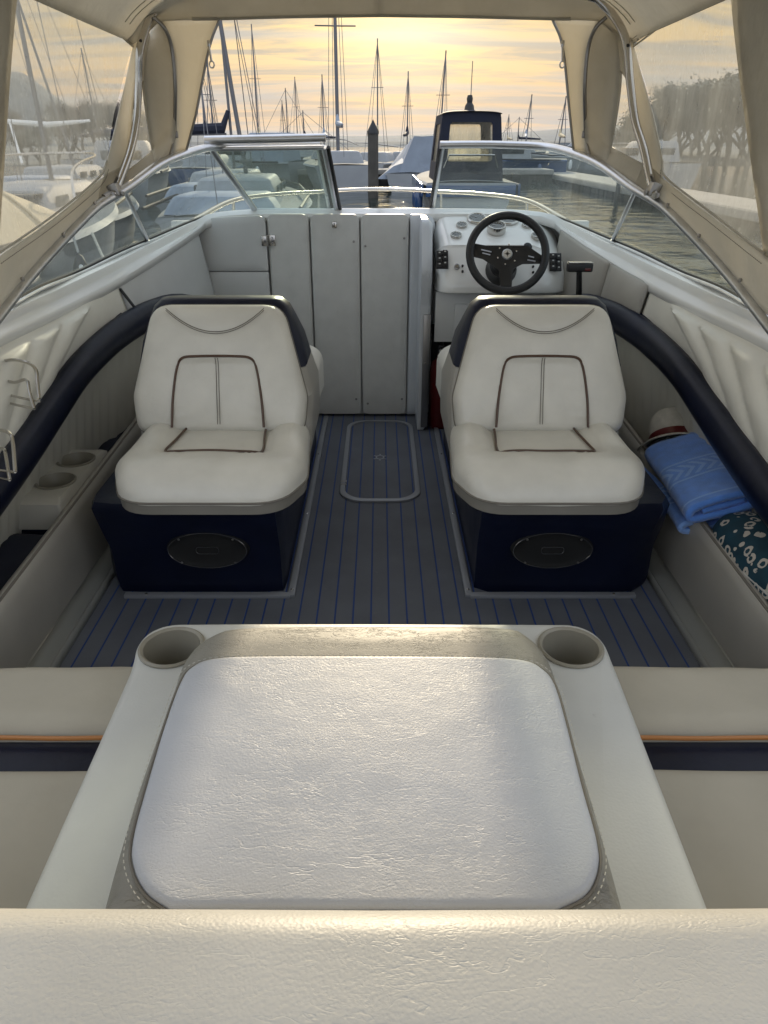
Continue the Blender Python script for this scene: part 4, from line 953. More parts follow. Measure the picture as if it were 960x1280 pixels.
# ------------------------------------------------------------------ windscreen
ws = thing('windscreen', 'curved glass windscreen with aluminium top rail around the cockpit front', 'windscreen', (0, 3.5, .9))
for s in (-1, 1):
    a0 = 62 if s < 0 else 72
    top = [cv(RA, q) for q in [75 + (472 - 75) * k / 90 for k in range(91)]]
    ext = [top[-1] + (top[-1] - top[-4]).normalized() * d for d in (.1, .25, .5)]
    prof = [(math.cos(2*math.pi*k/14) * 1.25, math.sin(2*math.pi*k/14)) for k in range(14)]
    obj('top_rail', G().tube([mx(p, s) for p in top + ext], .0155, prof=prof, up=(0, 0, 1)), 'alu', ws)
    bt = [cv(BA, q) for q in [60 + (465 - 60) * k / 80 for k in range(81)]]
    obj('base_seal', G().tube([mx(p + V((0, 0, .004)), s) for p in bt], .008, 8), 'black', ws)
    obj('base_channel', G().tube([mx(p + V((-.014, -.012, .0)), s) for p in bt[5:]], .006, 8), 'alu', ws)
    def pane(a, b, c, d, n=30):
        T = line(RA, a, b, n); B_ = line(BA, c, d, n); rows = []
        for k in range(7):
            q = k / 6; rows.append([mx(x.lerp(y, q) + V((.012, .012, 0)) * math.sin(math.pi * q) * min(1, max(0, (x.x - .3) / .5)), s) for x, y in zip(B_, T)])
        return G().grid(rows)
    obj('glass_pane', pane(78, 318, 65, 289, 40), 'glass', ws, label='curved front pane', ang=80)
    obj('glass_pane', pane(320, 470, 291, 464), 'glass', ws, label='long wedge side pane', ang=80)
    T_, B_ = cv(RA, 320), cv(BA, 290)
    obj('divider_bar', G().tube([mx(T_, s), mx(B_, s)], .0085, 8), 'alu', ws)
    # inboard end post with black seal
    T_, B_ = cv(RA, 76), (cv(BA, 63) if s > 0 else cv(BA, 58)); B2 = B_ + (V((0, -.17, -.06)) if s > 0 else V((0, -.02, -.0)))
    obj('end_post', G().tube([mx(T_ + V((.008, 0, 0)), s), mx(B_ + V((.01, 0, 0)), s)], .011, 8), 'alu', ws)
    obj('post_seal', G().tube([mx(T_ + V((-.006, -.005, -.02)), s), mx(B_ + V((-.004, -.012, 0)), s), mx(B2, s)], .007, 8), 'black', ws)
# opened centre section folded on the left pane
fw = thing('folded_windscreen_section', 'framed centre windscreen pane folded back on the left behind the doors', 'window', (-.4, 3.45, 1.0))
A = at(264, 186, Y=3.42); B = at(405, 184, Y=3.42); D = at(319, 263, Y=3.76); E = at(421, 263, Y=3.76)
nrm = (B - A).cross(D - A).normalized()
obj('frame_bar', G().tube([at(256, 175, Y=3.40), at(407, 172, Y=3.40)], .0165, 12), 'alu', fw, label='thick top bar')
for a, b, r in ((A, D, .014), (B, E, .012), (D, E, .010), (A, B, .010)):
    obj('frame_bar', G().tube([a, b], r, 10), 'alu', fw)
obj('seal', G().tube([B + V((.018, -.003, 0)), E + V((.018, -.003, 0))], .008, 8), 'black', fw)
obj('seal', G().tube([D + V((0, -.006, -.012)), E + V((0, -.006, -.012))], .006, 8), 'black', fw)
obj('glass_pane', G().add([A, B, E, D], [(0, 1, 2, 3)]), 'glass', fw)

# ------------------------------------------------------------------ canvas enclosure
cp = thing('canvas_enclosure', 'beige canvas cockpit enclosure with clear vinyl windows and steel bows', 'canopy', (0, 2.5, 1.7))
def S3(s, l, n=None):
    p = []
    for q in l:
        dx = q[0] if not isinstance(q[0], tuple) else q[0][0 if s < 0 else 1]
        p.append(sat(s, dx, q[1], x=q[2]) if len(q) == 3 and q[2] < 2 else sat(s, dx, q[1], Y=q[2]))
    c = crom(p, 8)
    return resamp(c, n) if n else c
def bulged(rowA, rowB, k=6, amp=.0, seed=0, wr=.006):
    rows = []
    for i in range(k + 1):
        q = i / k; row = []
        for j, (a, b) in enumerate(zip(rowA, rowB)):
            p = V(a).lerp(V(b), q); f = math.sin(math.pi * q)
            w = wr * noise.noise(V((p.x * 9 + seed, p.y * 9, p.z * 5))) * f + amp * f
            row.append(p + V((w if p.x > 0 else -w, w * .7, 0)))
        rows.append(row)
    return rows
roofarc = [V((0, 3.08, 1.84)), V((.35, 3.08, 1.832)), V((.60, 3.08, 1.80)), V((.74, 3.08, 1.755)), V((.83, 3.075, 1.70)), V((.885, 3.07, 1.645)), V((.905, 3.055, 1.625))]
arcF = resamp(crom(roofarc, 6), 30)
N_ = 26
for s in (-1, 1):
    rail = lambda dx: mx(cv(RA, dx) + V((0, 0, .012)), s)
    c0 = resamp(S3(s, [((200, 215), 24, 3.2), ((213, 228), 60, 3.205), ((230, 237), 145, 3.22)]) + [rail(241)], N_)
    c1 = resamp(S3(s, [(275, 26, 3.10), (259, 62, 3.15), (255, 110, 3.16)]) + [rail(257)], N_)
    c2 = resamp(S3(s, [((286, 296), 40, .845), ((295, 300), 97, .862), ((285, 289), 187, .88)]) + [rail(282)], N_)
    c3 = resamp(S3(s, [((300, 308), 50, .865), ((305, 314), 100, .885), ((311, 321), 160, .91), ((314, 330), 203, .925)]) + [rail(332)], N_)
    c4 = resamp(S3(s, [((308, 316), 56, .90), ((328, 342), 145, .945), ((342, 354), 205, .952)]) + [rail(352)], N_)
    obj('front_corner_panel', G().grid(bulged(c0, c1, 6, .02, 1)), 'canvas', cp, solid=.003, ang=70, label='translucent front corner panel')
    obj('window_surround', G().grid(bulged(c1, c2, 5, .015, 2)), 'canvas2', cp, solid=.003, ang=70)
    k0 = int(N_ * (.36 if s < 0 else .28)); k1 = int(N_ * .80)
    obj('window_surround', G().grid(bulged(c2[:k0 + 1], c3[:k0 + 1], 4, .0, 3)), 'canvas2', cp, solid=.003, ang=70)
    apex = c2[k0].lerp(c3[k0], .5)
    tri2 = [apex.lerp(p, min(1, (j + .0) / (k1 - k0) * 1.4 + .12)) if j < 8 else p for j, p in enumerate(c2[k0:k1 + 1])]
    obj('clear_window', G().grid([c2[k0:k1 + 1], c3[k0:k1 + 1]]), 'vinyl', cp, label='small triangular window')
    obj('window_surround', G().grid(bulged(c2[k1:], c3[k1:], 4, .0, 3)), 'canvas2', cp, solid=.003, ang=70)
    # canvas fringe that narrows the little window to a wedge
    obj('window_surround', G().grid([[p + V((0, -.003, 0)) for p in c2[k0:k1 + 1]], [p.lerp(q, .12 * (1 - j / (k1 - k0))) + V((0, -.003, 0)) for j, (p, q) in enumerate(zip(c2[k0:k1 + 1], c3[k0:k1 + 1]))]]), 'canvas2', cp, solid=.003)
    obj('window_surround', G().grid(bulged(c3, c4, 5, .006, 4)), 'canvas', cp, solid=.003, ang=70)
    # skirt along the rail below the large window
    up_ = resamp(S3(s, [((314, 330), 203, .925), ((334, 345), 214, .94), ((352, 358), 226, .955), ((408, 418), 273, 1.0), ((478, 485), 322, 1.045)]) + [V((s * 1.09, 1.75, .90)), V((s * 1.12, 1.2, .86))], 60)
    rl = [mx(cv(RA, 318 + (472 - 318) * k / 40) + V((0, 0, .010)), s) for k in range(41)]
    lo_ = resamp(rl + [V((s * 1.12, 1.75, .80)), V((s * 1.14, 1.2, .79))], 60)
    obj('skirt', G().grid(bulged(up_, lo_, 6, -.004, 5, .012)), 'canvas', cp, solid=.003, ang=70)
    for k in (8, 15, 24, 33, 42):
        obj('snap_fastener', G().lathe([(.0065, -.002), (.006, .003), (.0003, .004)], up_[k].lerp(lo_[k], .82) + V((-s * .012, 0, 0)), 10, orient(V((-s, -.3, .3)))), 'darksteel', cp)
    # large clear window
    tp_ = resamp(S3(s, [((308, 316), 56, .90), ((342, 355), 27, .925), ((385, 402), 0, .945), ((450, 436), -42, .96)]), 40)
    bt_ = resamp(S3(s, [((342, 354), 205, .952), ((352, 358), 226, .955), ((408, 418), 273, 1.0), ((478, 481), 322, 1.045)]), 40)
    rows = []
    for i in range(13):
        q = i / 12; rows.append([a.lerp(b, q) + V((s * .012 * math.sin(math.pi * q) + .004 * noise.noise(V((a.y * 5, q * 4, 0))), 0, 0)) for a, b in zip(tp_, bt_)])
    obj('clear_window', G().grid(rows), 'vinyl', cp, label='large hazy side window', ang=80)
    # hems and stitch lines of the window
    for rw, dz in ((rows[0], -.010), (rows[-1], .010)):
        obj('window_hem', G().tube([p + V((-s * .004, -.002, dz)) for p in rw], .0035, 6), 'canvas2', cp)
        st_ = G()
        for k in range(0, len(rw) - 1):
            a_, b_ = rw[k], rw[k + 1]
            for h_ in (0, .5): st_.tube([a_.lerp(b_, h_ + .05) + V((-s * .006, -.004, dz * -1.6)), a_.lerp(b_, h_ + .38) + V((-s * .006, -.004, dz * -1.6))], .0011, 4)
        obj('stitching', st_, 'stitch', cp)
    # vertical canvas band aft of it
    L0 = resamp(S3(s, [((450, 436), -42, .96), ((461, 447), 75, .985), ((478, 481), 324, 1.045)]), 20)
    L1 = resamp(S3(s, [(530, -60, .975), (535, 80, 1.0), (545, 340, 1.06)]), 20)
    obj('canvas_band', G().grid(bulged(L0, L1, 5, .01, 6)), 'canvas2', cp, solid=.003, ang=70)
    L2 = [V((s * .97, 1.25, 1.66)), V((s * 1.02, 1.25, 1.3)), V((s * 1.12, 1.2, .87))]
    L1b = resamp(L1, 12); L2 = resamp(L2, 12)
    obj('clear_window', G().grid([L1b, L2]), 'vinyl', cp, label='rear side window', ang=80)
    # bow tube standing on the rail
    tb_ = S3(s, [((337, 347), 244, .94), ((328, 341), 224, .938), ((315, 333), 187, .928), ((308, 322), 150, .915), ((305, 316), 104, .895), ((304, 313), 68, .878), ((298, 308), 44, .86), ((287, 294), 20, .83), ((262, 275), 1, .775)])
    top_end = [V((s * .60, 3.10, 1.79)), V((s * .35, 3.10, 1.818)), V((0, 3.10, 1.825))]
    tbp = resamp(tb_, 50) + resamp(crom([tb_[-1]] + top_end, 5), 16)[1:]
    bow = obj('bow_tube', G().tube([p + V((-s * .02, -.035, 0)) for p in tbp], .014, 12), 'steel', cp)
    p = tbp[2] + V((-s * .02, -.035, 0))
    obj('bow_clamp', G().box(p, (.034, .05, .045), .006, Matrix.Rotation(R(20 * s), 4, 'Y')).tube([p + V((-s * .03, -.01, -.01)), p + V((s * .02, 0, -.01))], .008, 8).tube([p + V((0, .0, .02)), p + V((-s * .022, -.02, .045))], .005, 8).tube([p, rail(345)], .010, 8), 'darksteel', bow)
    obj('bow_rivet', G().lathe([(.006, 0), (.005, .003), (.0003, .004)], tbp[36] + V((-s * .02, -.049, 0)), 8, orient(V((0, -1, 0)))), 'black', bow)
    # second bow hidden in the seam
    tb2 = S3(s, [(256, 172, 3.19), (255, 110, 3.14), (259, 62, 3.13), (268, 36, 3.10), (282, 22, 3.09)])
    obj('seam_tube', G().tube([p + V((0, -.012, 0)) for p in resamp(tb2, 30)], .007, 10), 'darksteel', cp)
    z0 = sat(s, (256), 168, Y=3.17)
    obj('strap_buckle', G().box(z0, (.022, .012, .026), .004).tube([z0, rail(262)], .005, 6).tube([z0 + V((0, 0, .03)), z0], .006, 6), 'darksteel', cp)
    # zip along the opening edge
    zp = [p + V((0, -.006, 0)) for p in c0]
    zo = obj('zip', G().tube(zp, .0050, 8), 'darksteel', cp)
    q = sat(s, 217, 62 if s < 0 else 55, Y=3.17); q = at(258 if s < 0 else 701, 50, Y=3.18)
    obj('zip_pull', G().box(q + V((.008, -.002, -.012)), (.012, .008, .022), .003).tube([q + V((.008, -.004, -.02)), q + V((.013, -.006, -.07))], .0045, 6).tube([q + V((.013 + .009 * math.cos(a), -.006, -.078 + .011 * math.sin(a))) for a in [2 * math.pi * k / 12 for k in range(12)]], .0028, 6, closed=True), 'steel', zo)
    # front valance, corner to roof
    low = S3(s, [(0, 21, 3.2), (110, 22.5, 3.2), ((200, 212), 25, 3.2)]) + S3(s, [(275, 26, 3.10), (300, 50, .865)]) + [sat(s, (308 if s < 0 else 316), 56, x=.90)]
    low = resamp(low, 30)
    av = [mx(p, s) for p in arcF]
    obj('front_valance', G().grid(bulged(low, av, 6, .012, 7, .01)), 'canvas2', cp, solid=.004, ang=70)
    obj('valance_hem', G().tube([p + V((0, -.004, .004)) for p in low[:22]], .006, 8), 'canvas2', cp)
    # roof
    rows = []
    for i in range(15):
        y = 3.08 - (3.08 + ROOFB) * i / 14; sag = .018 * math.sin(math.pi * ((i / 14 * 3) % 1))
        rows.append([mx(V((p.x * (1 + .06 * i / 14), y + (p.y - 3.08) * (1 - i / 14), p.z + .02 * math.sin(math.pi * i / 14) - sag * (1 - p.x))), s) for p in arcF])
    edge = [r[-1] for r in rows]
    obj('roof_panel', G().grid(rows), 'canvas', cp, solid=.003, ang=70)
    up2 = resamp(edge, 40); lo2 = resamp(tp_ + [L1[0], V((s * .97, -ROOFB, 1.66))], 40)
    obj('roof_edge', G().grid([up2, lo2]), 'canvas', cp, solid=.003, ang=70)
g = G()
for i_, y_ in ((0, 2.98), (1, 2.93)):
    pts_ = [V((p.x, y_ - (3.08 - p.y), p.z - .008)) for p in arcF]
    g.tube([mx(p, -1) for p in reversed(pts_[1:-2])] + pts_[:-2], .0018, 5)
obj('roof_seam', g, 'canvas2', cp)
# mid roof bow across, seen just above the front edge
# ------------------------------------------------------------------ outside: water, docks, boats, hills, trees
WZ = -.25
g = G()
ys = [-60, -20, -8, 0, 8, 16, 30, 60, 120, 250, 600, 1500, 4000, 9000]
xs = [-6000, -1500, -300, -60, -15, 0, 15, 60, 300, 1500, 6000]
g.grid([[(x, y, WZ) for x in xs] for y in ys])
setp(obj('water', g, 'water', smooth=False), kind='structure')

def dock(name, lab, x0, x1, y0, y1, top, along='y', cat='dock', posts=()):
    t = thing(name, lab, cat, ((x0 + x1) / 2, (y0 + y1) / 2, WZ))
    th = .12
    obj('deck_boards', G().box(((x0 + x1) / 2, (y0 + y1) / 2, top - .03), (x1 - x0, y1 - y0, .06), .01), 'concrete', t)
    g = G()
    if along == 'y':
        for x in (x0 - .03, x1 + .03): g.box((x, (y0 + y1) / 2, top - .10), (.05, y1 - y0, .17), .01)
    else:
        for y in (y0 - .03, y1 + .03): g.box(((x0 + x1) / 2, y, top - .10), (x1 - x0, .05, .17), .01)
    obj('rubbing_strake', g, 'concrete', t)
    # dark vertical facing boards, and a dark box standing in for shadow under the deck
    g = G(); L_ = (y1 - y0) if along == 'y' else (x1 - x0); k_ = int(L_ / .34)
    for k in range(k_):
        q = (k + .5) / k_ * L_; d = .02 * math.sin(k * 2.3)
        if along == 'y': g.box((x0 + .02 + d, y0 + q, (top + WZ) / 2 - .12), (.05, .29, top - WZ - .02), 0)
        else: g.box((x0 + q, y0 + .02 + d, (top + WZ) / 2 - .12), (.29, .05, top - WZ - .02), 0)
    if along == 'y': g.box(((x0 + x1) / 2 + .06, (y0 + y1) / 2, (top + WZ) / 2 - .12), (x1 - x0 - .1, y1 - y0, top - WZ - .03), 0)
    else: g.box(((x0 + x1) / 2, (y0 + y1) / 2 + .06, (top + WZ) / 2 - .12), (x1 - x0, y1 - y0 - .1, top - WZ - .03), 0)
    obj('boards_and_shade_box', g, 'darkwood', t)
    for (px, py, h) in posts:
        obj('mooring_post', cyl((px, py, WZ - .5), (px, py, h), .07, n=10), 'darkwood', t)
    return t
dock('long_dock', 'long pale dock running away on the right with dark boards below', 7.4, 8.9, -14, 42, .10, posts=((7.25, 13, .75), (7.25, 24, .8)))
dock('cross_dock', 'low pale dock crossing behind the pointed piling', -11, 7.2, 33, 35, .30, along='x', posts=((-2.6, 32.8, .7), (1.9, 32.8, .7)))
dock('finger_dock', 'narrow dock finger on the left beside the moored motorboat', -2.45, -1.75, 1.0, 9.8, .05)

pl = thing('piling', 'tall round timber piling with a dark pointed cap in the centre', 'piling', (-.25, 25.0, WZ))
pc0 = at(466.5, 215, Y=24.6)
obj('post', G().tube([(pc0.x, 24.6, -1.5), (pc0.x, 24.6, 1.56)], .160, 18), 'wood', pl)
obj('cap', G().lathe([(.175, 1.52), (.175, 1.60), (.0003, 1.92)], (pc0.x, 24.6, 0), 18), 'blackpl', pl)

def hull_g(L, B, fb, bowrake=.5, z0=WZ, tr=.75):
    """boat hull, bow to +y, stern at y=0"""
    g = G(); rows = []
    N = 22
    for i in range(N + 1):
        q = i / N; b = B / 2 * (tr + (1 - tr) * math.sin(min(1, q / .45) * math.pi / 2)) * (1 - max(0, (q - .42) / .58) ** 2.3)
        sh = fb * (1 + .35 * max(0, q - .4) ** 1.5); y = q * L; yr = y + bowrake * max(0, q - .8) * 2
        prof = [(1.0, 1.0, 1), (1.04, .93, 1), (.97, .86, .9), (.90, .45, .5), (.76, .0, .1), (.3, -.35, 0)]
        r_ = [V((b * a, y + (yr - y) * c, z0 + sh * z if z > 0 else z0 + z * .6)) for a, z, c in prof]
        rows.append([V((-p.x, p.y, p.z)) for p in r_] + [p for p in reversed(r_)])
    g.grid(rows, flip=True); g.f.append(tuple(range(len(rows[0]))))
    deckr = [[r[0] + V((0, 0, 0)), V((r[0].x * .5, r[0].y, r[0].z + .03)), V((0, r[0].y, r[0].z + .045)), V((-r[0].x * .5, r[0].y, r[0].z + .03)), r[-1]] for r in rows]
    return g, G().grid(deckr)
def cabin_g(y0, y1, w, z0, h, slope=.5, r=.12, taper=.82, aft=.1):
    g = G(); rows = []
    for z, k, dy0, dy1 in ((z0, 1, 0, 0), (z0 + h * .5, 1 - (1 - taper) * .45, aft * .5, slope * .5), (z0 + h * .92, taper, aft * .92, slope * .92), (z0 + h, taper * .93, aft + .05, slope + .08)):
        o = roundpoly([(-w / 2 * k, y0 + dy0), (w / 2 * k, y0 + dy0), (w / 2 * k * .9, y1 - dy1), (-w / 2 * k * .9, y1 - dy1)], r, step=9, n=5)
        rows.append([V((a, b, z)) for a, b in o])
    return g.grid(rows, cu=True, cap=True)
def boat_base(name, lab, cat, loc, rz, L, B, fb, hm='boatwhite', group=None, stripe=None):
    t = thing(name, lab, cat, loc, group, rz)
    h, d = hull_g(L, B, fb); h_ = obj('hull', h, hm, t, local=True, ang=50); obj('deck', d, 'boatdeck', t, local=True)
    return t
SPR = .30
def mast_on(t, x, y, z, hgt, r=.05, spread=(.55,), boom=2.6, L=8, sail=None, lean=0, thin=.006, stays=True, B=2.4, swing=0):
    bd = V((-math.sin(swing), -math.cos(swing), 0))
    top = V((x + lean * hgt, y, z + hgt))
    ms = obj('mast', G().tube([(x, y, z), top], [r, r * .75], 8), 'mast', t, local=True)
    for q in spread:
        p = V((x, y, z)).lerp(top, q); obj('spreader', G().tube([p + V((-SPR, -.05, 0)), p, p + V((SPR, -.05, 0))], r * .35, 5), 'mast', ms, local=True)
    if stays:
        for a in ((x, y + L * .42, z - .1), (x, y - L * .45, z - .1), (x - B * .16, y - .1, z - .1), (x + B * .16, y - .1, z - .1)):
            obj('stay', G().tube([a, top - V((0, 0, .1))], thin, 4), 'mast', ms, local=True)
    if boom:
        obj('boom', G().tube([V((x, y, z + .9)) + bd * .1, V((x, y, z + .85)) + bd * boom], r * .7, 6), 'mast', t, local=True)
        if sail: obj('sail_cover', G().tube([V((x, y, z + 1.3)) + bd * .03, V((x, y, z + 1.0)) + bd * .16, V((x, y, z + .95)) + bd * boom * .5, V((x, y, z + .9)) + bd * boom], [.04, .10, .09, .05], 8), sail, t, local=True)

# white sailboat centre with tall mast
mx0 = at(430, 200, Y=29).x
t = boat_base('sailboat', 'white sailboat with tall dark mast and crosstree left of the pointed piling', 'sailboat', (mx0 + .1, 27.4, 0), R(6), 8.5, 2.7, .85, group='sailboats with bare masts')
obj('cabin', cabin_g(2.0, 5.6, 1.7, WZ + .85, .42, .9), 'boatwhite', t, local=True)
SPR = .75
mast_on(t, 0, 4.2, WZ + 1.2, 11.2, .07, (.37, .7), 3.0, 8.5, 'tarp', thin=.010)
obj('bow_pulpit', G().tube([(-.9, 5.6, WZ + 1.45), (-.5, 7.6, WZ + 1.65), (0, 8.5, WZ + 1.7), (.5, 7.6, WZ + 1.65), (.9, 5.6, WZ + 1.45)], .02, 6), 'steel', t, local=True)

SPR = .28
# navy-canopied cruiser
cxb = at(574, 200, Y=20.5).x
t = thing('canopied_cruiser', 'small cruiser with tall navy canvas wheelhouse and blue and white hull', 'motorboat', (cxb, 17.6, 0), None, 0)
h, d = hull_g(6.6, 2.15, .75, tr=.9); obj('hull', h, 'boatwhite', t, local=True, ang=50); obj('deck', d, 'boatdeck', t, local=True)
g = G()
for s in (-1, 1): g.box((s * 1.085, 2.6, WZ + .60), (.05, 5.2, .26), .01)
g.box((0, -.03, WZ + .58), (2.0, .05, .24), .01); obj('blue_stripe', g, 'bluehull', t, local=True)
zc = WZ + .75
W2 = .80; Ht = 1.90
def ring(outer, inner, y, th, sy=1):
    g = G(); A = resamp([V((a, 0, b)) for a, b in outer + [outer[0]]], 61)[:-1]; B = resamp([V((a, 0, b)) for a, b in inner + [inner[0]]], 61)[:-1]
    o = lambda L_, yy: [V((p.x, yy, p.z)) for p in L_]
    return g.grid([o(A, y), o(A, y + th), o(B, y + th), o(B, y)], cu=True, cv=True)
def rp_(pts, r): return roundpoly(pts, r, step=.3)
out_ = rp_([(W2 * .80, Ht), (-W2 * .80, Ht), (-W2 * .98, zc), (W2 * .98, zc)], [.12, .12, .02, .02])
inn_ = rp_([(W2 * .58, Ht - .20), (-W2 * .58, Ht - .20), (-W2 * .64, zc + .42), (W2 * .64, zc + .42)], .05)
g = G()
for y in (.5, 2.6):
    q = ring(out_, inn_, y, .04); g.add(q.v, q.f)
for s in (-1, 1):   # side curtains with a window each
    yo = rp_([(2.55, Ht - .02), (.55, Ht - .02), (.52, zc), (2.6, zc)], .03); yi = rp_([(2.25, Ht - .22), (.85, Ht - .22), (.80, zc + .40), (2.3, zc + .40)], .06)
    q = ring(yo, yi, 0, .03); g.add([V((s * (W2 * (.98 - .18 * (p.z - zc) / (Ht - zc)) - p.y), p.x, p.z)) for p in q.v], q.f)
rows = []
for i in range(11):
    y = .42 + 2.3 * i / 10; e = math.sin(math.pi * (.06 + .88 * i / 10)) ** .35
    rows.append([V((W2 * .82 * math.sin(a) / max(.7, abs(math.sin(a)) ** .2), y, Ht - .04 + .10 * math.cos(a) * e)) for a in [R(-92 + 184 * k / 16) for k in range(17)]])
q = G().grid(rows); g.add(q.v, q.f)
can = obj('navy_canopy', g, 'navycanvas', t, local=True, ang=50)
g = G()
for y in (.51, 2.59): g.add([(-.55, y, zc + .4), (.55, y, zc + .4), (.5, y, Ht - .18), (-.5, y, Ht - .18)], [(0, 1, 2, 3)])
for s in (-1, 1): g.add([(s * .71, .8, zc + .38), (s * .71, 2.3, zc + .38), (s * .64, 2.3, Ht - .2), (s * .64, .8, Ht - .2)], [(0, 1, 2, 3)])
obj('canopy_window', g, 'vinyl', can, local=True)
obj('anchor_light', G().lathe([(.0003, .34), (.05, .33), (.07, .26), (.06, .18), (.10, .12), (.12, .0)], (0, 1.1, Ht + .02), 12), 'blackpl', t, local=True)
obj('aerial', G().tube([(0.02, 1.1, Ht + .3), (.02, 1.1, Ht + 1.0)], .010, 5), 'mast', t, local=True)
obj('cockpit_rail', G().tube([(-.6, .2, zc + .3), (-.5, .1, zc + .55), (.5, .1, zc + .55), (.6, .2, zc + .3)], .02, 6), 'steel', t, local=True)
for x in (-1.15,): 
    for y in (.3, 1.4): obj('fender', G().lathe([(.0003, .5), (.06, .47), (.10, .36), (.10, .12), (.06, .02), (.0003, 0)], (x, y, WZ + .12), 12), 'bluehull', t, local=True)

# tarpaulin-covered boat
t = boat_base('covered_dinghy', 'small boat shrouded in a blue grey tarpaulin tent left of the navy canopied cruiser', 'covered boat', (at(515, 200, Y=25).x, 27.2, 0), R(-8), 5.5, 2.1, .6)
g = G(); rows = []
for i in range(15):
    y = .2 + 4.9 * i / 14; hgt = .55 + .35 * min(1, i / 4) - .02 * i; w = 1.12 * (1 - max(0, (i - 8) / 8) ** 2 * .7)
    rows.append([(x * w, y, WZ + .45 + hgt * (1 - abs(x) ** 1.5) + .02 * math.sin(i + x * 9)) for x in (-1, -.8, -.5, -.2, 0, .2, .5, .8, 1)])
rows = [[(a, b - .04, WZ + .42) for a, b, c in rows[0]]] + rows + [[(a, b + .04, WZ + .42) for a, b, c in rows[-1]]]
obj('tarpaulin', G().grid(rows), 'tarp', t, local=True, ang=60)
t = boat_base('covered_motorboat', 'motorboat under a tall ridged grey tarpaulin right beside the navy canopied cruiser', 'covered boat', (at(533, 200, Y=24).x + .25, 27.4, 0), R(4), 6, 2.2, .7)
g = G(); rows = []
for i in range(13):
    y = .0 + 5.2 * i / 12; hgt = 1.25 - .05 * i
    rows.append([(x * 1.12 + .12, y, WZ + .5 + hgt * (1 - max(0, abs(x) - .55) / .45 * .95) + .02 * math.sin(i * 1.7 + x * 5)) for x in (-1, -.85, -.7, -.55, -.3, 0, .3, .55, .7, .85, 1)])
rows = [[(a, b - .04, WZ + .42) for a, b, c in rows[0]]] + rows + [[(a, b + .04, WZ + .42) for a, b, c in rows[-1]]]
obj('tarpaulin', G().grid(rows), 'tarp', t, local=True, ang=60)

# left neighbour: motorboat with cream cover
t = boat_base('motorboat', 'white motorboat under a cream canvas top moored close on the left', 'motorboat', (-4.1, 3.4, 0), R(1), 8.4, 2.5, .78)
g = G(); rows = []
for i in range(17):
    y = .4 + 4.3 * i / 16; q = i / 16; hgt = .68 * math.sin(min(1, q * 2.2 + .25) * math.pi / 2) * math.cos(max(0, q - .45) / .58 * math.pi / 2) ** .7 if q < .999 else .0
    rows.append([(1.12 * x, y, WZ + .82 + hgt * (1 - abs(x) ** 2.6)) for x in [-1 + k / 8 for k in range(17)]])
obj('canvas_top', G().grid(rows), 'creamcover', t, local=True, ang=70)
g = G()
for i in (3, 8, 12):
    g.tube([V(p) + V((0, 0, .012)) for p in rows[i]], .016, 6)
obj('canvas_seam', g, 'creamcover', t, local=True)
obj('deck_hatch', G().box((0, 5.7, WZ + 1.0), (.55, .5, .05), .02), 'darkglass', t, local=True)
obj('bow_rail', G().tube(crom([(-1.05, 4.6, WZ + .95), (-.95, 5.0, WZ + 1.3), (-.6, 6.8, WZ + 1.4), (0, 7.8, WZ + 1.42), (.6, 6.8, WZ + 1.4), (.95, 5.0, WZ + 1.3), (1.05, 4.6, WZ + .95)], 6), .016, 6), 'steel', t, local=True)
fd = at(100, 328, Y=6.6)
f_ = thing('fender', 'dark teardrop fender hanging from a rope against the neighbouring white hull', 'fender', (fd.x, fd.y, .2))
obj('fender_body', G().lathe([(.0003, .36), (.03, .34), (.06, .26), (.10, .12), (.115, .04), (.09, -.02), (.0003, -.05)], (fd.x, fd.y, .08), 18), 'black', f_)
obj('rope', G().tube([(fd.x, fd.y, .45), (fd.x - .03, fd.y, .66)], .012, 6), 'dialwhite', f_)
obj('fender_eye', G().lathe([(.02, 0), (.018, .006), (.0003, .006)], (fd.x + .03, fd.y - .07, .34), 10, Matrix.Rotation(R(80), 4, 'X')), 'white', f_)
rp = obj('mooring_rope', G().tube(crom([(-2.85, 7.6, .5), (-2.6, 7.2, .25), (-2.3, 6.9, .08), (-2.0, 6.6, .08), (-2.25, 6.3, .08), (-1.95, 6.0, .08), (-2.15, 5.7, .08)], 6), .014, 6), 'straw'); setp(rp, 'slack pale mooring rope lying on the narrow left dock', 'rope')

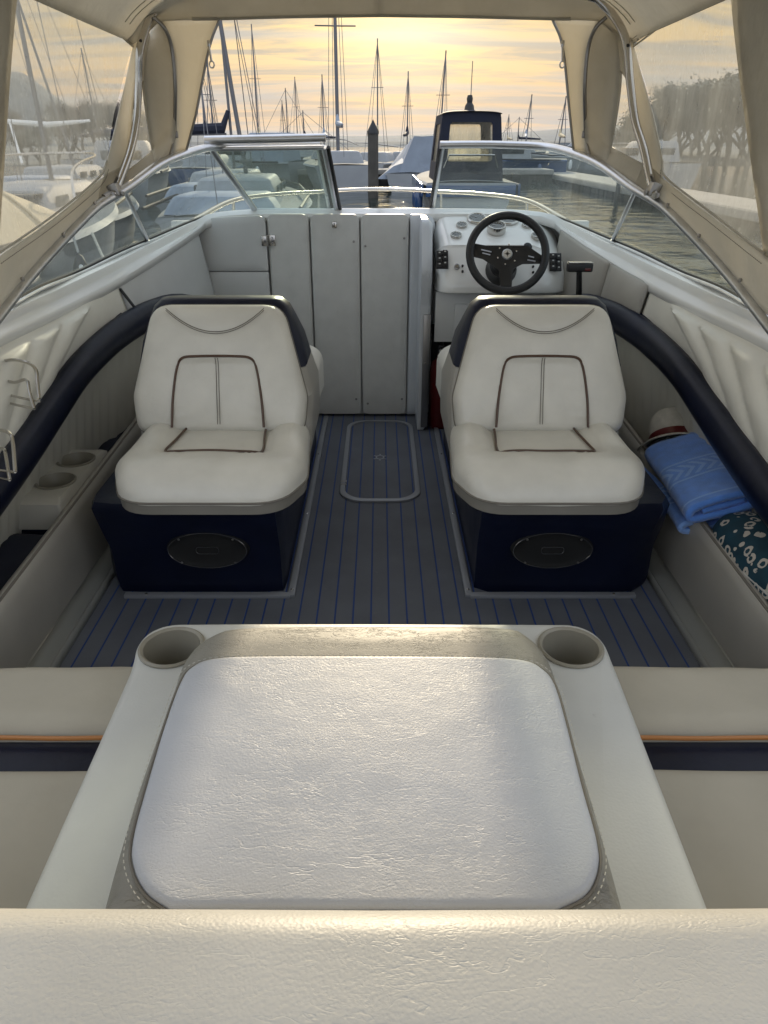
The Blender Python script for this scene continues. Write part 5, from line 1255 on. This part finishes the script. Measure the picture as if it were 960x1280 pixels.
# sailboats with leaning masts at left, close
def near_sail(px_b, px_t, py_b, py_t, Y, lab, sail='navycanvas', r=.045, cov=True, rz=3, swing=0):
    a = at(px_b, py_b, Y=Y); b = at(px_t, py_t, Y=Y)
    t = boat_base('sailboat', lab, 'sailboat', (a.x + 3.6 * math.sin(R(rz)), Y - 3.6 * math.cos(R(rz)), 0), R(rz), 6.6, 2.1, .7, group='sailboats with bare masts')
    cb_ = obj('cabin', cabin_g(1.6, 4.6, 1.3, WZ + .7, .38, .8), 'boatwhite', t, local=True)
    g_ = G()
    for s_ in (-1, 1):
        for y_ in (2.1, 2.8, 3.5): g_.box((s_ * .615, y_, WZ + .92), (.03, .42, .12), .02)
    g_.box((0, 3.9, WZ + 1.06), (.45, .45, .04), .01); obj('cabin_windows', g_, 'darkglass', cb_, local=True)
    obj('cockpit_cover', cabin_g(.1, 1.6, 1.5, WZ + .72, .22, .2), 'tarp', t, local=True)
    obj('toe_rail', G().tube([(-1.02, .3, WZ + .78), (-1.05, 2.6, WZ + .80), (-.8, 4.6, WZ + .86), (0, 6.6, WZ + .95), (.8, 4.6, WZ + .86), (1.05, 2.6, WZ + .80), (1.02, .3, WZ + .78)], .025, 6), 'darkwood', t, local=True)
    ln = (b.x - a.x) / (b.z - a.z)
    mast_on(t, 0, 3.6, WZ + .8, 9.5, r, (.45,), 2.6 if cov else 0, 8, sail if cov else None, lean=ln, thin=.006, swing=R(swing))
    return t
near_sail(306, 290, 165, 70, 13.5, 'sailboat with a leaning grey mast just left of the walkway opening', r=.036, cov=False)
near_sail(288, 277, 150, 32, 16.0, 'sailboat with navy sail cover behind the folded windscreen pane', r=.028, rz=3, swing=75)
near_sail(47, 22, 130, 5, 11.0, 'sailboat whose leaning mast shows through the left vinyl window by the mountain', cov=False, r=.032)
near_sail(80, 42, 118, 3, 19.0, 'sailboat with thin mast right of the mountain seen through the left vinyl', cov=False, r=.03)
# rest of the fleet: (photo x of mast, photo y of its top, distance, tilt)
fleet = [(360, 110, 62, 0, 'short twin masts left of the tall crosstree mast'), (372, 96, 70, 0, 'hairline mast left of the tall crosstree mast'), (355, 125, 75, 0, 'faintest mast low on the horizon at left'),
         (380, 138, 55, 0, 'low mast right above the folded pane'), (405, 93, 44, 0, 'medium mast just left of the tall crosstree mast'), (472, 48, 38, 0, 'tall mast directly behind the pointed piling'),
         (509, 89, 40, 0, 'medium mast right of the pointed piling'), (549, 63, 34, .04, 'tall mast rising left of the navy canopy'), (634, 143, 85, 0, 'tiny mast right of the navy canopy'),
         (647, 146, 80, 0, 'second tiny mast right of the navy canopy'), (657, 118, 50, .05, 'leaning mast midway between the canopy and canvas'), (699, 120, 48, .05, 'leaning mast beside the right canvas edge'),
         (258, 60, 30, 0, 'thin mast at the left canvas edge'), (268, 75, 36, 0, 'thin mast beside the zip pull'), (324, 30, 42, 0, 'thin wire like mast above the folded pane'), (125, 60, 45, -.05, 'blurred mast through the left vinyl window')]
for i, (px, pyt, Y, ln, lab) in enumerate(fleet):
    x = at(px, 175, Y=Y).x; zt = at(px, pyt, Y=Y).z; hb = WZ + .95
    LB = 6.5 + (i * 37 % 20) / 10
    t = boat_base('sailboat', 'far sailboat with the ' + lab, 'sailboat', (x - ln * 0, Y - 3.4, 0), R((i * 53) % 24 - 12) if i % 3 or Y < 52 else R(90 + i * 7 % 20 - 10), LB, 2.3, .75, group='sailboats with bare masts', hm='bluehull' if i % 5 == 2 else 'boatwhite')
    obj('cabin', cabin_g(1.8, 4.6, 1.5, WZ + .75, .4, .7), 'boatwhite', t, local=True)
    t.location = (x, Y, 0)
    mast_on(t, 0, 3.0, hb, zt - hb, .036 if Y < 45 else .046, (.6,), 2.2, LB, ('navycanvas', 'tarp', 'creamcover')[i % 3], lean=ln, thin=.006 + .00012 * Y)
    # keep the mast foot over the wanted spot
    rz = t.rotation_euler[2]; t.location = (x + 3.0 * math.sin(rz), Y - 3.0 * math.cos(rz), 0)
# motor boats along the far moorings, left through the glass and right far away
spots = [(-9.5, 17, 80, 'white motorboat moored across the water on the left with blue sail bag'), (-11, 19, 95, 'white cabin boat far left beyond the cream topped motorboat'), (-14.5, 24, 85, 'second white cabin boat at far left'),
         (-7.0, 21, 10, 'white cabin boat showing through the folded windscreen pane'), (-3.4, 33, 70, 'white cabin boat behind the cross dock at left'), (8.6, 37, 80, 'white cabin boat beyond the long dock end'), (14, 44, 60, 'white cabin boat furthest right on the horizon'), (5.5, 46, 100, 'white cabin boat far behind the navy canopy'),(11.2, 30, 5, 'white cabin boat across the long dock')]
for i, (x, y, rz, lab) in enumerate(spots):
    t = boat_base('cabin_boat', lab, 'motorboat', (x, y, 0), R(rz), 6.5, 2.3, .85, group='cabin boats along the moorings', hm='bluehull' if i == 5 else 'boatwhite')
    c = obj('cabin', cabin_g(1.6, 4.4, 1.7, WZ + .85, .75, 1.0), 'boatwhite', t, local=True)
    g = G()
    for s in (-1, 1): g.box((s * .79, 2.9, WZ + 1.22), (.04, 1.9, .26), .01)
    g.box((0, 1.66, WZ + 1.2), (1.1, .05, .3), .01); obj('cabin_windows', g, 'darkglass', c, local=True)
    obj('rubbing_strake', G().tube([(-1.16, .3, WZ + .84), (-1.17, 2.5, WZ + .86), (-1.0, 4.4, WZ + .9), (0, 6.6, WZ + 1.02), (1.0, 4.4, WZ + .9), (1.17, 2.5, WZ + .86), (1.16, .3, WZ + .84)], .035, 6), 'navycanvas', t, local=True)
    if i in (0, 2, 4): obj('aft_canopy', cabin_g(.2, 2.1, 1.75, WZ + .85, 1.05, .2), ('navycanvas', 'tarp', 'creamcover')[i % 3], t, local=True)
    for y_ in (1.2, 3.2): obj('fender', G().lathe([(.0003, .5), (.06, .47), (.10, .36), (.10, .12), (.06, .02), (.0003, 0)], (-1.25, y_, WZ + .2), 10), 'bluehull' if i % 2 else 'white', t, local=True)
    obj('bow_rail', G().tube(crom([(-.8, 4.4, WZ + 1.3), (-.5, 6.2, WZ + 1.5), (0, 6.9, WZ + 1.5), (.5, 6.2, WZ + 1.5), (.8, 4.4, WZ + 1.3)], 5), .02, 5), 'steel', t, local=True)
# boom with white furled sail seen through the left vinyl
bm_ = thing('furled_boom', 'white boom held level on a prop seen through the left vinyl window', 'boom', tuple(at(60, 160, Y=12)))
obj('boom_spar', G().tube([at(-30, 149, Y=12), at(60, 156, Y=12), at(112, 151, Y=12.6)], [.03, .04, .02], 8), 'white', bm_)
obj('prop', G().tube([at(12, 152, Y=12), at(28, 205, Y=11.6)], .02, 6), 'white', bm_)

# ---- hills
def hill(name, pts, Y, depth, lab, seed):
    g = G(); rows = []
    xs_ = [at(px, 178, Y=Y).x for px, _ in pts]
    prof = crom([V((at(px, 178, Y=Y).x, 0, at(px, py, Y=Y).z)) for px, py in pts], 10)
    for i in range(9):
        q = i / 8; f = math.sin(math.pi * min(1, .02 + q)) ** .8 if q < 1 else 0
        rows.append([V((p.x * (1 + (q - .5) * .02), Y - depth / 2 + depth * q, -5 + (max(0, p.z) + 5) * f * (1 + .10 * noise.noise(V((p.x * 6 / depth, q * 3, seed)))))) for p in prof])
    o = obj(name, g.grid(rows), 'hill'); setp(o, kind='structure'); return o
hill('hills', [(-900, 172), (-500, 160), (-150, 150), (60, 160), (180, 166), (320, 168), (420, 170), (560, 168), (650, 165), (720, 160), (800, 155), (1000, 150), (1400, 165), (1900, 174)], 4600, 2000, '', 1)
hill('mountain', [(-420, 175), (-250, 130), (-120, 100), (-40, 95), (-5, 78), (22, 88), (45, 95), (62, 112), (80, 125), (110, 150), (170, 177)], 2600, 900, '', 2)
# far shore ground
for nm, x0, x1, y0, y1 in (('shore', -260, -20, 50, 150), ('shore', 17, 300, 50, 150)):
    g = G(); rows = []
    for i in range(7):
        rows.append([(x0 + (x1 - x0) * j / 14, y0 + (y1 - y0) * i / 6, WZ - .3 + 1.2 * math.sin(math.pi * min(.5, i / 6)) + .2 * noise.noise(V((j, i, 0)))) for j in range(15)])
    setp(obj(nm, g.grid(rows), 'hill'), kind='structure')
g = G().grid([[(-400, 320, WZ - .2), (400, 320, WZ - .2)], [(-400, 330, WZ + 1.5), (400, 330, WZ + 1.5)], [(-400, 420, WZ + 2), (400, 420, WZ + 2)]]); setp(obj('far_shore', g, 'hill'), kind='structure')

# ---- trees
def tree_mesh(seed, hgt, spread, leaves, bare):
    rnd = random.Random(seed); br = G(); lf = G(); tw = G()
    def branch(p, d, l, r, lv):
        q = p + d * l; m_ = p.lerp(q, .5) + V((rnd.uniform(-1, 1), rnd.uniform(-1, 1), rnd.uniform(-.3, .5))) * l * .06
        br.tube([p, m_, q], [r, r * .8, r * .6], 5 if lv < 2 else 3, cap=False)
        if lv >= 4:
            for _ in range(leaves):
                c = q + V((rnd.gauss(0, 1), rnd.gauss(0, 1), rnd.gauss(0, .8))) * hgt * .035
                a = V((rnd.uniform(-1, 1), rnd.uniform(-1, 1), rnd.uniform(-1, 1))).normalized(); b = a.orthogonal().normalized()
                if bare: L_ = hgt * rnd.uniform(.03, .06); w = hgt * .0022; a = (d + a * .8).normalized(); b = a.orthogonal().normalized()
                else: L_ = hgt * rnd.uniform(.007, .015); w = L_ * .7
                lf.add([c - a * L_ - b * w * .5, c + a * L_ - b * w * .5, c + a * L_ + b * w * .5, c - a * L_ + b * w * .5], [(0, 1, 2, 3)])
            return
        for k in range(rnd.choice((2, 3, 3)) + (lv == 0)):
            dd = (d + V((rnd.uniform(-1, 1), rnd.uniform(-1, 1), rnd.uniform(-.25, .6))) * spread).normalized()
            branch(q if k else p.lerp(q, .8), dd, l * rnd.uniform(.62, .82), r * .6, lv + 1)
    branch(V((0, 0, 0)), V((rnd.uniform(-.08, .08), 0, 1)), hgt * .27, hgt * .02, 0)
    return br, lf
kinds = [(11, 9, .85, 120, False), (12, 10, .6, 34, True), (13, 8.5, .9, 120, False), (14, 9, .65, 34, True)]
protos = []
for i, (sd, h, sp, lv, bare) in enumerate(kinds):
    br, lf = tree_mesh(sd, h, sp, lv, bare); protos.append((br, lf, bare))
PM = {}
def tree(i, loc, sc, rz, lab):
    br, lf, bare = protos[i]
    t = thing('tree', lab, 'tree', loc, 'trees along the shore')
    if i not in PM:
        a = obj('trunk', br, 'bark', t, local=True); b = obj('crown', lf, 'twig' if bare else 'leaf', t, local=True, smooth=False); PM[i] = (a, b)
    else:
        for q in PM[i]:
            c = q.copy(); C.objects.link(c); c.parent = t
    t.rotation_euler = (0, 0, rz); t.scale = (sc * 1.35, sc * 1.35, sc)
TL = [  # photo x, top y, distance, kind, label
 (790, 155, 60, 0), (812, 140, 66, 2), (835, 112, 64, 0), (858, 92, 60, 2), (880, 100, 70, 0), (905, 84, 62, 0), (935, 66, 58, 2), (965, 58, 56, 0), (1000, 55, 60, 2), (1040, 50, 58, 0),
 (775, 165, 90, 0), (845, 120, 80, 2), (760, 168, 95, 0), (822, 128, 74, 2), (868, 98, 72, 2), (892, 92, 74, 0), (920, 78, 70, 0), (950, 66, 68, 2), (985, 60, 66, 0),
 (62, 140, 60, 1), (78, 128, 64, 3), (95, 122, 58, 1), (112, 112, 62, 3), (130, 118, 60, 1), (148, 120, 66, 3), (172, 135, 70, 1), (188, 150, 75, 0), (20, 140, 58, 3), (-15, 132, 60, 1), (-60, 120, 60, 3), (205, 160, 90, 2), (40, 150, 50, 0)]
side_names = {0: 'bushy', 1: 'bare twiggy', 2: 'round bushy', 3: 'bare spreading'}
for i, (px, py, Y, k) in enumerate(TL):
    p = at(px, py, Y=Y); h0 = kinds[k][1] * .92
    rgt = px > 475
    order = ('leftmost', 'second', 'third', 'fourth', 'fifth', 'sixth', 'seventh', 'eighth', 'ninth', 'tenth', 'eleventh', 'twelfth', 'thirteenth', 'fourteenth', 'fifteenth', 'sixteenth', 'seventeenth', 'eighteenth', 'nineteenth', 'twentieth')
    same = sorted([q[0] for q in TL if (q[0] > 475) == rgt]); n_ = same.index(px)
    tree(k, (p.x, Y, WZ + .2 - .27 * (p.z - WZ)), max(.25, 1.27 * (p.z - WZ) / h0), i * 1.3, f'{side_names[k]} tree, {order[n_]} from the left among those in the {"right" if rgt else "left"} window')

# ------------------------------------------------------------------ haze
hz = bpy.data.materials.new('haze_air'); hz.use_nodes = True; nt = hz.node_tree; nt.nodes.remove(nt.nodes['Principled BSDF'])
pv = nt.nodes.new('ShaderNodeVolumePrincipled'); pv.inputs['Color'].default_value = (.80, .86, .95, 1); pv.inputs['Density'].default_value = .00005; pv.inputs['Anisotropy'].default_value = .2
nt.links.new(pv.outputs[0], nt.nodes['Material Output'].inputs['Volume'])
M['haze'] = hz
if HAZE:
    setp(obj('haze', G().box((0, 2950, 296.5), (9000, 8000, 607)), 'haze', smooth=False), kind='stuff')

# ------------------------------------------------------------------ sky, sun, camera
SUN_EL = R(14.0); SUN_AZ = R(1.5)
w = bpy.data.worlds.new('World'); bpy.context.scene.world = w; w.use_nodes = True
nt = w.node_tree; N = nt.nodes; L = nt.links; bgn = N['Background']; bgn.inputs['Strength'].default_value = .10
sk = N.new('ShaderNodeTexSky'); sk.sky_type = 'NISHITA'; sk.sun_disc = False; sk.sun_elevation = SUN_EL; sk.sun_rotation = SUN_AZ; sk.air_density = 1.2; sk.dust_density = 2.5
tc = N.new('ShaderNodeTexCoord'); sp = N.new('ShaderNodeSeparateXYZ'); L.new(tc.outputs['Generated'], sp.inputs[0])
def mt(op, a, b=None, clamp=False):
    n = N.new('ShaderNodeMath'); n.operation = op; n.use_clamp = clamp
    for i, q in enumerate((a, b)):
        if q is None: continue
        if isinstance(q, (int, float)): n.inputs[i].default_value = q
        else: L.new(q, n.inputs[i])
    return n.outputs[0]
def ramp(fac, stops):
    r = N.new('ShaderNodeValToRGB'); e = r.color_ramp.elements
    while len(e) < len(stops): e.new(.5)
    for i, (p, c) in enumerate(stops): e[i].position = p; e[i].color = (*c, 1)
    L.new(fac, r.inputs[0]); return r.outputs[0]
def mixc(f, a, b, bt='MIX'):
    m = N.new('ShaderNodeMix'); m.data_type = 'RGBA'; m.blend_type = bt
    for i, q in ((0, f), (6, a), (7, b)):
        if isinstance(q, (int, float)): m.inputs[i].default_value = q
        elif isinstance(q, tuple): m.inputs[i].default_value = (*q, 1)
        else: L.new(q, m.inputs[i])
    return m.outputs[2]
X_, Y_, Z_ = sp.outputs
zc_ = mt('MAXIMUM', Z_, 0.0)
# cloud deck seen in perspective: streaks stretched across the view
inv = mt('DIVIDE', 1.0, mt('ADD', zc_, .09))
cx = mt('MULTIPLY', X_, inv); cy = mt('MULTIPLY', Y_, inv)
cmb = N.new('ShaderNodeCombineXYZ'); L.new(mt('MULTIPLY', cx, .55), cmb.inputs[0]); L.new(mt('MULTIPLY', cy, 1.9), cmb.inputs[1])
n1 = N.new('ShaderNodeTexNoise'); n1.inputs['Scale'].default_value = 1.25; n1.inputs['Detail'].default_value = 9; n1.inputs['Roughness'].default_value = .6; n1.inputs['Distortion'].default_value = .7; L.new(cmb.outputs[0], n1.inputs['Vector'])
n2 = N.new('ShaderNodeTexNoise'); n2.inputs['Scale'].default_value = .5; n2.inputs['Detail'].default_value = 6; L.new(cmb.outputs[0], n2.inputs['Vector'])
stk = N.new('ShaderNodeMapRange'); stk.inputs[1].default_value = .42; stk.inputs[2].default_value = .56; L.new(n1.outputs['Fac'], stk.inputs[0])
gap = N.new('ShaderNodeMapRange'); gap.inputs[1].default_value = .48; gap.inputs[2].default_value = .60; L.new(n2.outputs['Fac'], gap.inputs[0])
lit = ramp(zc_, [(0, (4.6, 4.9, 5.3)), (.02, (5.6, 3.9, 2.3)), (.055, (6.4, 3.8, 1.3)), (.11, (7.0, 4.6, 1.4)), (.2, (7.4, 5.5, 2.0)), (.45, (10.2, 10.1, 10.0)), (1, (11, 11.6, 13.0))])
drk = ramp(zc_, [(0, (4.3, 4.7, 5.2)), (.03, (3.3, 2.5, 1.9)), (.08, (2.5, 2.1, 1.6)), (.2, (1.7, 1.8, 1.7)), (.45, (7.5, 7.8, 8.4)), (1, (8, 8.8, 10.5))])
warm = mixc(stk.outputs[0], drk, lit)
cool = ramp(zc_, [(0, (6.4, 6.8, 7.6)), (.1, (9.0, 9.7, 10.8)), (.4, (11.0, 12, 13.6)), (1, (11, 12, 14.2))])
# western glow only around the sun's quarter
az = N.new('ShaderNodeMapRange'); az.inputs[1].default_value = -.1; az.inputs[2].default_value = .75; az.interpolation_type = 'SMOOTHSTEP'; L.new(Y_, az.inputs[0])
base = mixc(az.outputs[0], cool, warm)
base = mixc(mt('MULTIPLY', gap.outputs[0], .6), base, (2.5, 3.0, 3.6))
sd = V((math.sin(SUN_AZ) * math.cos(R(9.5)), math.cos(SUN_AZ) * math.cos(R(9.5)), math.sin(R(9.5))))
dt = mt('ADD', mt('ADD', mt('MULTIPLY', X_, sd.x), mt('MULTIPLY', Y_, sd.y)), mt('MULTIPLY', Z_, sd.z))
glow = mt('POWER', mt('MAXIMUM', dt, 0.0), 260); glow2 = mt('POWER', mt('MAXIMUM', dt, 0.0), 18)
base = mixc(1.0, base, mixc(mt('MULTIPLY', glow, 1.0), (0.0, 0.0, 0.0), (6.0, 4.9, 2.6)), 'ADD')
base = mixc(1.0, base, mixc(mt('MULTIPLY', glow2, 1.0), (0.0, 0.0, 0.0), (.8, .55, .15)), 'ADD')
fin = mixc(.96, sk.outputs[0], base)
L.new(fin, bgn.inputs['Color'])
sl = bpy.data.lights.new('sun', 'SUN'); sl.energy = SUNP; sl.angle = R(1.6); sl.color = (1, .84, .60)
so = bpy.data.objects.new('sun', sl); C.objects.link(so)
d = V((math.sin(SUN_AZ) * math.cos(SUN_EL), math.cos(SUN_AZ) * math.cos(SUN_EL), math.sin(SUN_EL)))
so.rotation_euler = (-d).to_track_quat('-Z', 'Y').to_euler()
cam = bpy.data.cameras.new('camera'); co = bpy.data.objects.new('camera', cam); C.objects.link(co)
co.location = (0, 0, H); co.rotation_euler = (R(90) - TH, 0, 0)
cam.sensor_fit = 'VERTICAL'; cam.sensor_height = 32; cam.sensor_width = 24; cam.lens = F / 1280 * 32; cam.shift_x = 5 / 1280
cam.clip_start = .02; cam.clip_end = 20000
sc = bpy.context.scene; sc.camera = co
sc.view_settings.view_transform = 'Standard'; sc.view_settings.look = 'None'; sc.view_settings.exposure = EXPO; sc.view_settings.gamma = 1
sc.cycles.max_bounces = 10; sc.cycles.transparent_max_bounces = 24; sc.cycles.diffuse_bounces = 5
